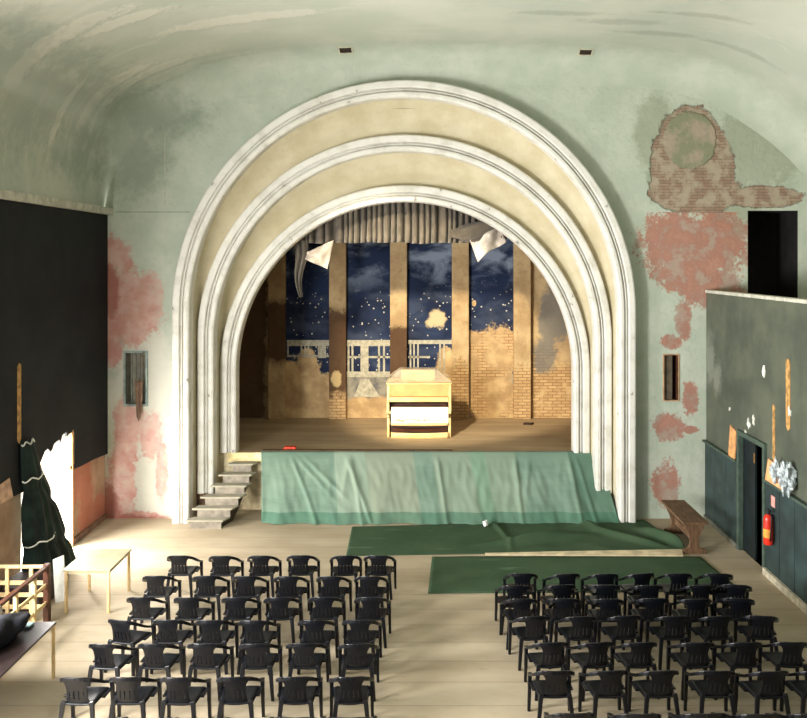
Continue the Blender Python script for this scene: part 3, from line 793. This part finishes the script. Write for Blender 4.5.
# ---------------------------------------------------------------- small things on the stage
z0 = ZS+.001
o = MB().box(wx(285,20.2), wx(296,20.2), 20.12, 20.28, z0, z0+.10).box(wx(283,20.2), wx(286,20.2), 20.16, 20.24, z0, z0+.06).obj('red_box', plain('red_card', (186,60,36), .6), bevel=.01)
tag(o, 'small red box on the stage edge above the green drape', 'box')
Yp = fy(424.5, ZS)
o = MB().prism([(wx(523,Yp),Yp-.05),(wx(531,Yp),Yp-.09),(wx(534,Yp),Yp+.04),(wx(526,Yp),Yp+.07)], 'xy', z0, z0+.05).obj('dark_scrap', plain('scrap_dark', (50,36,26), .8)); tag(o, 'dark scrap lying on the stage boards before the bare brick', 'scrap')
o = MB().box(wx(262,YS), wx(452,YS), YS+.02, YS+.12, ZS+.001, ZS+.045).obj('edge_board', plain('edge_wood', (84,62,42), .7), bevel=.008)
tag(o, 'dark batten lying along the stage edge behind the drape', 'board')
# ---------------------------------------------------------------- carpets
t = NT('green_carpet', .95, .1); n = t.noise(1.0, 5, .6); n2 = t.noise(60, 2)
col = t.mix(t.step(n, .3, .7), (58,78,57), (70,88,66)); col = t.mix(t.math('MULTIPLY', t.step(n2, .4, .7), .3), col, (46,68,48)); 
col = t.mix(t.math('MULTIPLY', t.step(t.noise(.9, 5, .6, stretch=(.5,3,1)), .62, .72), .35), col, (110,136,108))
t.bump(n2, .3); M_CARP = t.out(col)
def carpet(name, corners, nu, nv, hfun, label):
    q = [Vector((wx(x,fy(y)), fy(y), 0)) for x, y in corners]    # far-left, far-right, near-right, near-left
    def fn(u, v):
        p = q[0].lerp(q[1], u).lerp(q[3].lerp(q[2], u), v); p.z = .014+hfun(u, v, p); return p
    o = MB().grid(nu, nv, fn).obj(name, M_CARP, smooth=True, solid=.014); tag(o, label, 'carpet'); return o
def h1(u, v, p):
    h = 0
    d = abs((p.x-1.55)-.25*math.sin(v*2)); h += .07*math.exp(-(d/.05)**2)*(1-v)**.5           # ruck by the drape
    for cx_, cy_, ang, L, A, wd in ((3.0,18.1,.5,1.3,.12,.16),(2.4,17.7,.25,1.4,.09,.14),(4.2,18.0,-.7,1.1,.10,.12),(5.2,17.8,-1.0,.7,.16,.14)):
        dx, dy = p.x-cx_, p.y-cy_; a = dx*math.cos(ang)+dy*math.sin(ang); b = -dx*math.sin(ang)+dy*math.cos(ang)
        h += A*math.exp(-(b/wd)**2)*math.exp(-(a/L)**4)
    h += .03*max(0, fbm(p.x*1.6, p.y*1.6))*min(1, max(0, (p.x-1)/2))
    return h*min(1, 8*v+.3, 8*(1-v)+.05)
carpet('carpet', [(352,527.5),(644,520.5),(688,551),(346,556.5)], 160, 40, h1, 'green carpet lying rucked along the foot of the stage drape')
carpet('carpet', [(432,557.5),(700,557.5),(742,592),(428,594)], 80, 20, lambda u, v, p: .01*max(0, fbm(p.x*2, p.y*2)), 'green carpet under the first chairs on the wall bench side')
Ya, Yb2 = fy(557), fy(552)
o = MB().prism([(wx(485,fy(556)),fy(557)),(wx(683,fy(557.5)),fy(558)),(wx(682,fy(552)),fy(551.5)),(wx(560,fy(554)),fy(553.6)),(wx(485,fy(555)),fy(555.3))], 'xy', .03, .05).obj('wooden_lath', plain('lath_pale', (206,190,156), .7, .1, 5))
tag(o, 'long pale lath lying between the two green carpets', 'lath')
Yp = 18.7
def lump(c, r, seed, sz=1, amp=.5):
    c = Vector(c)
    def fn(u, v):
        a = u*2*PI; b = v*PI; d = Vector((math.sin(b)*math.cos(a), math.sin(b)*math.sin(a), math.cos(b)))
        rr = r*(1+amp*fbm(d.x*1.8+seed, d.y*1.8, d.z*1.8)+amp*.5*fbm(d.x*5+seed, d.y*5, d.z*5)); return c+Vector((d.x*rr, d.y*rr, d.z*rr*sz))
    return fn
M_WHITE = plain('white_plastic', (226,226,220), .45, .06, 8)
o = MB().grid(16, 10, lump((wx(485,Yp), Yp-.08, .10), .065, 3, 1)).obj('paper_scrap', M_WHITE, smooth=True); tag(o, 'crumpled white paper scrap at the foot of the stage drape', 'paper')

# ---------------------------------------------------------------- chairs
t = NT('dark_navy_plastic', .33, .42); n = t.noise(4, 3); t.put(t.b.inputs['Roughness'], .33)
M_CH = t.out(t.mix(n, (6,7,11), (10,12,18)))
def make_chair():
    root = bpy.data.objects.new('garden_chair', None); COL.objects.link(root); root.empty_display_size = .1
    # backrest: waisted panel with four slots under a broad arched rail
    zs = [.40,.45,.49,.61,.65,.69,.72,.745,.765,.78]; hw = [.155,.15,.138,.128,.13,.138,.155,.175,.185,.17]
    cols = [-1,-.72,-.60,-.30,-.18,.18,.30,.60,.72,1]
    m = MB(); nc = len(cols)
    yb = lambda x, z: -.205-(z-.42)*.24+.9*x*x
    for z, w_ in zip(zs, hw):
        for c in cols: m.v.append(Vector((c*w_, yb(c*w_, z), z)))
    for j in range(len(zs)-1):
        for i in range(nc-1):
            if j == 2 and i in (1, 3, 5, 7): continue
            a = j*nc+i; m.f.append((a, a+1, a+nc+1, a+nc))
    m.obj('backrest', M_CH, root, solid=.016)
    # seat: dished, rolled front
    def seat(u, v):
        y = -.225+.445*v; w_ = .205+.035*v; x = (u*2-1)*w_
        z = .425+.012*v-.018*math.sin(PI*u)*math.sin(PI*min(1, v*1.1))
        if v > .9: z -= .5*(v-.9)*.45
        if abs(u-.5) > .46: z -= .02
        return (x, y, z)
    MB().grid(14, 12, seat).obj('seat', M_CH, root, smooth=True, solid=.018)
    for s in (-1, 1):
        pts = [(a_*.94,b_,c_) for a_,b_,c_ in [(s*.0,-.296,.772),(s*.06,-.293,.772),(s*.12,-.278,.767),(s*.175,-.25,.752),(s*.222,-.205,.726),(s*.256,-.14,.686),(s*.275,-.06,.636),(s*.284,.03,.588),(s*.286,.11,.556),(s*.284,.17,.535),(s*.281,.215,.50)]]
        def sec(i, t_):
            w_ = [.010,.010,.011,.014,.018,.022,.026,.029,.029,.028,.026][i]; h_ = [.026,.026,.026,.025,.023,.020,.018,.015,.014,.014,.014][i]
            return [(-w_,-h_),(w_,-h_),(w_,h_),(-w_,h_)]
        MB().sweep(pts, sec).obj('armrest', M_CH, root, bevel=.005)
        lp = [(s*.263,.215,.52),(s*.264,.220,.44),(s*.267,.232,.2),(s*.271,.245,0)]
        MB().sweep(lp, lambda i, t_: [(-(.026-.006*t_),-(.03-.010*t_)),((.026-.006*t_),-(.03-.010*t_)),((.026-.006*t_),(.03-.010*t_)),(-(.026-.006*t_),(.03-.010*t_))], up=(0,1,0)).obj('leg', M_CH, root, bevel=.006)
        lp = [(s*.175,-.215,.46),(s*.19,-.222,.40),(s*.21,-.245,.2),(s*.228,-.27,0)]
        MB().sweep(lp, lambda i, t_: [(-(.032-.010*t_),-.018),((.032-.010*t_),-.018),((.032-.010*t_),.018),(-(.032-.010*t_),.018)], up=(0,1,0)).obj('leg', M_CH, root, bevel=.006)
        MB().box(min(s*.20,s*.268), max(s*.20,s*.268), -.02, .20, .405, .425).obj('seat_rail', M_CH, root)
    return root
# each row, nearest the stage first: (row of the top rail, [centres across]), aisle side known per block
LEFT = [(555.5,[(182.5,0),(224.5,0),(263,0),(302,0),(345.5,.05),(379.5,0)]),
        (576,[(159,0),(209,0),(249,0),(290.5,0),(333,0),(371,0)]),
        (597,[(145,0),(192,0),(239.5,0),(281.5,0),(325.5,0),(372,0)]),
        (620,[(128.5,-.2),(171.5,-.05),(214.5,0),(257.5,0),(316.5,0),(361,0)]),
        (643.5,[(110.5,-.12),(158.5,0),(208,0),(258.5,0),(306,0),(358,.05)]),
        (677,[(83.5,-.05),(132,0),(182.5,0),(238,0),(297.5,0),(351,.05)]),
        (715.5,[(86,0),(139,0),(192,0),(245,0),(298,0),(351,0)])]
RIGHT = [(573.5,[(521.5,0),(563,.15),(601.5,.1),(637,.15),(675.5,0),(716.5,-.1)]),
         (585,[(514,0),(558.5,.1),(603,0),(645.5,0),(696.5,0),(735,-.15)]),
         (598.5,[(520,0),(563,0),(606,0),(651,0),(692,0),(737,-.15)]),
         (616,[(531,.1),(577.5,.1),(622,.1),(670.5,0),(713.5,.05),(759.5,-.1)]),
         (642,[(548.5,.1),(592.5,.15),(636.5,.1),(693.5,0),(740.5,.05),(787,-.05)]),
         (670.5,[(553,0),(606,.08),(656.5,.1),(713,0),(765,.05),(812,0)]),
         (711,[(572,0),(637,0),(700,0),(755,0),(808,0)])]
ORD = ['first','second','third','fourth','fifth','sixth','seventh']
proto = make_chair(); used = False
def copy_tree(o, parent=None):
    c = o.copy(); COL.objects.link(c); c.parent = parent
    for ch in o.children: copy_tree(ch, c)
    return c
def build_block(rows, side, rev):
    global used
    for r_, (yt, cs) in enumerate(rows):
        Yc = F*(H-.79)/(yt-YH)+.27
        if r_ == 6: Yc -= .05
        n = len(cs)
        for k, (cxp, yaw) in enumerate(cs):
            if not used: o = proto; used = True
            else: o = copy_tree(proto)
            o.location = (wx(cxp, Yc-.06), Yc+random.uniform(-.015,.015), 0)
            o.rotation_euler = (0, 0, yaw+random.uniform(-.03,.03))
            seat_no = (n-1-k) if rev else k
            tag(o, 'black plastic armchair on the %s side, %s row from stage, %s seat from aisle' % (side, ORD[r_], ORD[seat_no]), 'chair', 'black plastic armchairs set out in rows')
build_block(LEFT, 'pale table', True)
build_block(RIGHT, 'fire extinguisher', False)

# ---------------------------------------------------------------- pale table by the window wall
M_TOP = plain('table_pale_top', (178,164,132), .5, .06, 3, .35)
M_TLEG = plain('table_leg_pine', (216,186,136), .6, .08, 5)
tx0, tx1, ty0, ty1 = -6.18, -5.37, 14.07, 15.12
root = thing('wooden_table', ((tx0+tx1)/2, (ty0+ty1)/2, 0), 'pale wooden table with thin square legs standing by the bright doorway', 'table')
MB().box(tx0, tx1, ty0, ty1, .72, .75).obj('tabletop', M_TOP, root, bevel=.006)
MB().box(tx0+.05, tx1-.05, ty0+.04, ty0+.06, .66, .72).box(tx0+.05, tx1-.05, ty1-.06, ty1-.04, .66, .72).box(tx0+.04, tx0+.06, ty0+.05, ty1-.05, .66, .72).box(tx1-.06, tx1-.04, ty0+.05, ty1-.05, .66, .72).obj('apron', M_TOP, root)
for a in (tx0+.02, tx1-.065):
    for b in (ty0+.02, ty1-.065): MB().box(a, a+.045, b, b+.045, 0, .72).obj('leg', M_TLEG, root, bevel=.004)
# white board leaning by the table
o = MB().hexa([(-6.50,14.5,0),(-6.36,14.62,0),(-6.36,14.66,0),(-6.50,14.54,0),(-6.60,14.62,.72),(-6.46,14.74,.76),(-6.46,14.77,.76),(-6.60,14.65,.72)]).obj('leaning_board', M_WHITE, bevel=.004)
tag(o, 'white board leaning between the railing post and the pale table', 'board')

# dark low chest and plank behind the railing
o = MB().box(-7.36, -6.62, 14.15, 14.95, 0, .40).obj('low_chest', plain('chest_dark', (58,46,44), .7), bevel=.02); tag(o, 'dark low wooden chest against the wall below the tied curtain', 'chest')
# railing
M_RAILD = plain('rail_dark_wood', (70,40,26), .5, .2, 6, .4)
M_RAILP = plain('rail_pale_wood', (208,182,134), .6, .1, 6)
rx = -6.30; ry = 13.75
root = thing('stair_railing', (rx, ry, 0), 'wooden railing with dark handrail and pale crossbars beside the pale table', 'railing')
MB().box(rx-.05, rx+.05, ry-.05, ry+.05, 0, .97).obj('newel_post', M_RAILD, root, bevel=.012)
MB().box(rx-.04, rx+.04, 11.9, ry-.05, .90, .95).obj('handrail', M_RAILD, root, bevel=.01)
MB().box(-7.3, rx-.05, ry-.03, ry+.03, .90, .95).obj('handrail', M_RAILP, root, bevel=.01)
for z in (.22,.42,.62): MB().box(-7.3, rx-.05, ry-.012, ry+.012, z, z+.07).obj('crossbar', M_RAILP, root, bevel=.004)
for x_ in (-7.28,-6.95,-6.55): MB().box(x_-.03, x_+.03, ry-.045, ry-.012, 0, .9).obj('baluster', M_RAILP, root, bevel=.006)
for y_ in (13.3,12.7): MB().box(rx-.03, rx+.03, y_-.03, y_+.03, 0, .9).obj('baluster', M_RAILP, root, bevel=.006)
for z in (.3,.6): MB().box(rx-.012, rx+.012, 11.9, ry-.05, z, z+.06).obj('crossbar', M_RAILP, root, bevel=.004)
# foreground table, coat, cushion
M_DT = plain('table_dark_top', (38,29,28), .3, .15, 4, .5)
fx1, fy1 = -5.33, 11.93
root = thing('dark_table', (-6.1, 11.0, 0), 'dark-topped table beside the railing, nearest the camera', 'table')
MB().box(-7.0, fx1, 9.6, fy1, .77, .80).obj('tabletop', M_DT, root, bevel=.006)
for a in (-6.98, fx1-.05):
    for b in (9.62, fy1-.05): MB().box(a, a+.04, b, b+.04, 0, .77).obj('leg', M_TLEG, root, bevel=.004)
MB().box(-6.9, fx1-.1, fy1-.06, fy1-.04, .70, .77).obj('apron', M_TLEG, root)
def coat(u, v):
    a = u*2*PI; L = v; r_ = .17*math.sin(PI*min(.96, max(.04, v)))**.35
    rr = r_*(1+.18*fbm(a*1.2, v*5)+.1*math.sin(3*a+v*9))
    p0 = Vector((-5.72, 11.72, .0)); p1 = Vector((-5.95, 10.5, .0)); c = p0.lerp(p1, L)
    return (c.x+rr*1.3*math.cos(a), c.y, max(.803, .803+.15+rr*math.sin(a)*1.0))
o = MB().grid(40, 40, coat).obj('rolled_coat', plain('coat_black', (24,24,30), .8, .2, 12, .2, .3), smooth=True); tag(o, 'black coat rolled up on the dark-topped table', 'coat')
def cush(u, v):
    a = u*2*PI; b = (v-.5)*PI; se = lambda q, e: math.copysign(abs(q)**e, q)
    return (-6.22+.2*se(math.cos(b), .5)*se(math.cos(a), .5), 11.6+.26*se(math.cos(b), .5)*se(math.sin(a), .5), .805+.17+.17*se(math.sin(b), .7))
o = MB().grid(32, 16, cush).obj('cushion', plain('cushion_beige', (196,180,164), .9), smooth=True); tag(o, 'beige cushion lying behind the black coat on the dark-topped table', 'cushion')
o = MB().prism([(-5.9,11.78),(-5.62,11.70),(-5.60,11.84),(-5.88,11.9)], 'xy', .802, .83).obj('folded_cloth', plain('cloth_blue_green', (130,150,150), .9), bevel=.008); tag(o, 'small blue-green cloth at the far end of the dark-topped table', 'cloth')

# ---------------------------------------------------------------- tied curtain at the bright doorway
t = NT('blackgreen_curtain', .8, .2); n = t.noise(3, 4); M_CURT = t.out(t.mix(t.step(n, .3, .7), (14,22,20), (30,46,40)))
def tied(y0t, y1t, y0b, y1b, zt_, out, seed):
    def fn(u, v):
        # half-cone hugging the wall
        k = v**.8
        ya = y0t+(y0b-y0t)*k; yb_ = y1t+(y1b-y1t)*k
        pinch = 1-.22*math.exp(-((v-.35)/.05)**2)-.15*math.exp(-((v-.75)/.05)**2)
        c = (ya+yb_)/2; w_ = (yb_-ya)/2*pinch; a = PI*u
        f = 1+.10*math.sin(u*34+seed+2*v)*(.3+v)
        return (XL+.06+(.05+out*k)*math.sin(a)*f*pinch, c-w_*math.cos(a), zt_+(.02-zt_)*v)
    return fn
root = thing('tied_curtain', (XL+.1, 15.9, 0), 'black-green curtain tied with white tape at the bright doorway', 'curtain')
MB().grid(90, 40, tied(15.05,15.45,15.1,16.3,2.72,.35,0)).obj('curtain_panel', M_CURT, root, smooth=True, solid=.01)
MB().grid(90, 40, tied(15.35,15.65,15.7,16.85,2.2,.34,2)).obj('curtain_panel', M_CURT, root, smooth=True, solid=.01)
M_TAPE = plain('white_tape', (220,218,210), .8)
def tape(fn, v, r_=.014):
    pts = []
    for i in range(25):
        p = Vector(fn(i/24, v+.012*math.sin(i*.7))); p.x += .02; pts.append(p)
    MB().tube(pts, r_, 5).obj('tape', M_TAPE, root)
fA, fB = tied(15.05,15.45,15.1,16.3,2.72,.35,0), tied(15.35,15.65,15.7,16.85,2.2,.34,2)
tape(fA, .02); tape(fA, .27); tape(fA, .72); tape(fB, .03)
o = slit('torn_slit', 'l', 15.0, 15.12, 2.75, 4.15, M_OCH); tag(o, 'narrow strip of bare wood showing high on the black wall above the curtain', 'slit')
o = MB().hexa([(XL+.02,14.2,1.80),(XL+.08,14.2,1.8),(XL+.08,14.75,1.80),(XL+.02,14.75,1.8),(XL+.0,14.25,2.1),(XL+.04,14.25,2.1),(XL+.04,14.7,2.15),(XL+.0,14.7,2.15)]).obj('wall_board', plain('board_pinkish', (196,160,136), .8)); tag(o, 'small pinkish board fixed to the wall left of the tied curtain', 'board')

# ---------------------------------------------------------------- right wall clutter
o = slit('torn_slit', 'r', 15.50, 15.60, 2.3, 3.32, M_OCH); tag(o, 'thin wood strip in the dark panelling directly above the fire extinguisher', 'slit')
o = slit('torn_slit', 'r', 14.86, 15.02, 3.0, 4.25, M_OCH); tag(o, 'tall ochre strip in the dark panelling above the crumpled plastic', 'slit')
M_FLAKE = plain('white_plaster_flake', (222,220,208), .9)
def flake(y, z, r_, lab):
    pts = []; k = 13
    for i in range(k):
        a = 2*PI*i/k; q = r_*random.uniform(.2, 1.0); pts.append((y+q*.7*math.cos(a), z+q*1.3*math.sin(a)))
    o = MB().prism(pts, 'yz', XR-.02, XR).obj('plaster_flake', M_FLAKE); tag(o, lab, 'plaster flake', 'white plaster patches on the dark panelling')
flake(16.0, wz(372,16.0), .12, 'white plaster patch high above the doorway in dark panelling')
flake(16.75, wz(425,16.75), .12, 'largest white plaster patch just above the door frame')
flake(16.5, wz(420,16.5), .09, 'white plaster patch right above the door frame, next to the largest')
flake(16.9, wz(433,16.9), .07, 'white plaster chip touching the top of the door frame')
flake(17.8, wz(409,17.8), .05, 'tiny white plaster chip above the leaning tan board')
flake(14.87, wz(412,14.87), .1, 'white plaster patch at the foot of the tall ochre strip')
M_TAN = plain('board_tan', (206,150,98), .75, .1, 6)
o = MB().hexa([(XR-.07,17.38,1.851),(XR-.04,17.38,1.851),(XR-.04,17.72,1.851),(XR-.07,17.72,1.851),(XR-.03,17.38,2.42),(XR-.005,17.38,2.42),(XR-.005,17.72,2.5),(XR-.03,17.72,2.5)]).obj('leaning_board', M_TAN); tag(o, 'tan board leaning on the wainscot rail left of the dark door', 'board')
o = MB().hexa([(XR-.09,14.95,1.851),(XR-.055,14.95,1.851),(XR-.055,15.75,1.851),(XR-.09,15.75,1.851),(XR-.045,14.95,2.2),(XR-.015,14.95,2.2),(XR-.015,15.72,2.25),(XR-.045,15.72,2.25)]).obj('leaning_board', plain('board_orange', (222,158,108), .75, .1, 6)); tag(o, 'orange board leaning on the wainscot rail above the fire extinguisher', 'board')
M_FOIL = plain('crumpled_plastic', (160,168,170), .35, .25, 14, .5, .6)
o = MB().grid(36, 22, lump((XR-.14, 15.12, 2.16), .10, 1, 1.9, .6)).obj('crumpled_plastic', M_FOIL); tag(o, 'smaller crumpled clear plastic behind the orange board', 'plastic')
o = MB().grid(36, 22, lump((XR-.14, 14.66, 2.16), .13, 5, 1.9, .6)).obj('crumpled_plastic', M_FOIL); tag(o, 'larger crumpled clear plastic on the rail next to the orange board', 'plastic')
o = MB().box(XR-.045, XR-.036, 15.42, 15.58, 1.40, 1.60).obj('notice', plain('notice_pink', (214,150,140), .7), None); tag(o, 'small pink notice on the wainscot above the fire extinguisher', 'notice')
# fire extinguisher
ex = Vector((XR-.14, 15.48, .70))
root = thing('fire_extinguisher', ex, 'red fire extinguisher hanging on the dark wainscot by the door', 'fire extinguisher')
M_RED = plain('extinguisher_red', (206,44,26), .3, .06, 3, .5)
MB().lathe([(.07,0),(.085,.015),(.088,.05),(.088,.47),(.08,.52),(.05,.555),(.03,.57)], ex, 20).obj('cylinder', M_RED, root, smooth=True)
M_BLK = plain('rubber_black', (22,22,24), .5)
MB().lathe([(.028,.57),(.028,.64),(.02,.66)], ex, 12).box(ex.x-.015, ex.x+.015, ex.y-.11, ex.y+.03, ex.z+.65, ex.z+.675).box(ex.x-.012, ex.x+.012, ex.y-.1, ex.y+.02, ex.z+.61, ex.z+.625).obj('valve', M_BLK, root)
MB().tube([ex+Vector(p) for p in ((0,-.02,.63),(0,-.10,.66),(0,-.15,.58),(0,-.145,.4),(-.01,-.125,.2),(-.01,-.12,.1))], .014, 8).obj('hose', M_BLK, root, smooth=True)
MB().grid(12, 2, lambda u, v: (ex.x+.0895*math.cos(PI*.75+u*PI*.75), ex.y+.0895*math.sin(PI*.75+u*PI*.75), ex.z+.14+.16*v)).obj('label_band', plain('label_yellow', (220,150,60), .5), root)
MB().box(ex.x+.03, XR-.035, ex.y-.04, ex.y+.04, ex.z+.49, ex.z+.56).obj('bracket', M_BLK, root)

# ---------------------------------------------------------------- trestle bench at the right
M_BEN = None
t = NT('bench_wood', .7, .3); n = t.noise(4, 5, .6, stretch=(6,1,1)); M_BEN = t.out(t.mix(t.step(n, .3, .7), (82,60,42), (114,88,64)))
bx0, bx1, by0, by1 = 5.27, 5.80, 16.84, 18.45
root = thing('trestle_bench', ((bx0+bx1)/2, (by0+by1)/2, 0), 'old brown trestle bench standing beside the dark wall by the carpet', 'bench')
MB().box(bx0, bx1, by0, by1, .63, .68).obj('bench_top', M_BEN, root, bevel=.008)
for y_ in (by0+.14, by1-.2):
    c = (bx0+bx1)/2
    MB().prism([(c-.20,.63),(c-.19,.54),(c-.13,.42),(c-.09,.28),(c-.10,.16),(c-.16,.11),(c-.24,.09),(c-.24,0),(c+.24,0),(c+.24,.09),(c+.16,.11),(c+.10,.16),(c+.09,.28),(c+.13,.42),(c+.19,.54),(c+.20,.63)], 'xz', y_-.035, y_+.035).obj('leg', M_BEN, root, bevel=.008)
MB().box((bx0+bx1)/2-.02, (bx0+bx1)/2+.02, by0+.16, by1-.22, .22, .36).obj('stretcher', M_BEN, root, bevel=.006)

# ---------------------------------------------------------------- ceiling vents, rags, small wall marks
def ceil_z(x):
    for i in range(PN):
        if P[i].x <= x <= P[i+1].x: return P[i].y+(P[i+1].y-P[i].y)*(x-P[i].x)/(P[i+1].x-P[i].x)+.28
    return 10.8
M_VENT = plain('vent_frame', (190,186,164), .7)
def surf(x, Y):
    u = YW-Y; z = ceil_z(x)
    return z-((r_c-math.sqrt(max(0, r_c*r_c-(r_c-u)**2))) if u < r_c else 0)
r_c = .75
M_VD = plain('vent_dark', (46,34,26), .9)
for xp, yp, lab in ((345.5,49.5,'small square ceiling vent nearer the black wall'),(585.5,51.5,'small square ceiling vent nearer the exposed brick')):
    best = None
    for k in range(400):
        Y = 16+k*.0082; x = wx(xp, Y); z = surf(x, Y); e_ = abs(YH-F*(z-H)/Y-yp)
        if best is None or e_ < best[0]: best = (e_, x, Y, z)
    _, x, Y, z = best
    tx = Vector((.4, 0, surf(x+.2, Y)-surf(x-.2, Y))).normalized(); ty = Vector((0, .1, surf(x, Y+.05)-surf(x, Y-.05))).normalized()
    nz = tx.cross(ty).normalized(); ty = nz.cross(tx)
    from mathutils import Matrix
    root = thing('ceiling_vent', (x, Y, z), lab, 'vent', 'ceiling vents')
    w_ = .17; d_ = 3.2*Y/F/max(.12, abs(ty.dot(Vector((0, -(z-H)/Y, 1)).normalized())))
    d_ = min(.3, max(.1, d_)); c = Vector((x, Y, z))
    MB().box(x-w_,x+w_,Y-d_,Y-d_+.03,z-.03,z+.03).box(x-w_,x+w_,Y+d_-.03,Y+d_,z-.03,z+.03).box(x-w_,x-w_+.035,Y-d_,Y+d_,z-.03,z+.03).box(x+w_-.035,x+w_,Y-d_,Y+d_,z-.03,z+.03).obj('frame', M_VENT, root)
    MB().box(x-w_+.035,x+w_-.035,Y-d_+.03,Y+d_-.03,z-.022,z+.02).obj('dark_opening', M_VD, root)
    root.rotation_euler = Matrix((tx, ty, nz)).transposed().to_euler()
c = px(139, 405, YW-.06)
def rag(u, v): return (c.x-.1+.2*u*(1-.4*v)+.05*v, YW-.07+.03*math.sin(u*12), wz(380,YW)-.85*v-.1*math.sin(u*5)*v)
o = MB().grid(16, 16, rag).obj('hanging_rag', plain('rag_brown', (122,98,82), .9), smooth=True, solid=.01); tag(o, 'brown rag hanging out of the small niche in the pink-stained wall', 'rag')
# conduit lines on the wall
struct(MB().box(wx(165,YW)-.008, wx(165,YW)+.008, YW-.012, YW, wz(205,YW), wz(135,YW)).obj('trim_8', M_PALE))
struct(MB().box(XL+.2, wx(190,YW), YW-.01, YW, wz(212,YW)-.008, wz(212,YW)+.008).obj('trim_9', plain('line_grey', (118,126,114), .9)))

# ---------------------------------------------------------------- light
def area(name, loc, target, sx, sy, energy, c=(1,1,1), spread=180):
    l = bpy.data.lights.new(name, 'AREA'); l.shape = 'RECTANGLE'; l.size = sx; l.size_y = sy; l.energy = energy; l.color = c; l.spread = math.radians(spread)
    o = bpy.data.objects.new(name, l); COL.objects.link(o); o.location = loc
    o.rotation_euler = (Vector(target)-Vector(loc)).to_track_quat('-Z', 'Y').to_euler(); return o
area('daylight', (XL-.45, 7.1, 3.3), (0, 12.5, 3.6), 2.2, 3.6, 2700, (1,.995,.97))
area('daylight', (XL-.45, 2.5, 3.3), (0, 7, 3.2), 2.6, 4.0, 500, (1,.985,.95))
area('daylight', (XL-.9, 17.4, 1.75), (0, 17.4, 1.2), 5.2, 3.4, 2600, (1,.97,.91))
area('daylight', (XL-.75, 11.5, 2.5), (-3, 12.0, 0), 1.8, 2.4, 1050, (1,.99,.96))  # lamp for the added third window, lifts the left floor
area('daylight', (XL-1.6, 17.6, 4.4), (-10.4, 22.0, .3), 1.6, 1.2, 1500, (1,.97,.91))  # added lamp that lights the backdrop wall outside the doorway
s = bpy.data.lights.new('stage_spot', 'SPOT'); s.energy = 8500; s.color = (1,.85,.60); s.spot_size = math.radians(28); s.spot_blend = .35; s.shadow_soft_size = .35
so = bpy.data.objects.new('stage_spot', s); COL.objects.link(so); so.location = (-3.4, 11.9, 9.9)
so.rotation_euler = (Vector((.25, 22.9, 3.45))-so.location).to_track_quat('-Z', 'Y').to_euler()
wd = bpy.data.worlds.new('world'); SC.world = wd; wd.use_nodes = True
bg = wd.node_tree.nodes['Background']; bg.inputs[0].default_value = (.93,.97,1,1); bg.inputs[1].default_value = .6
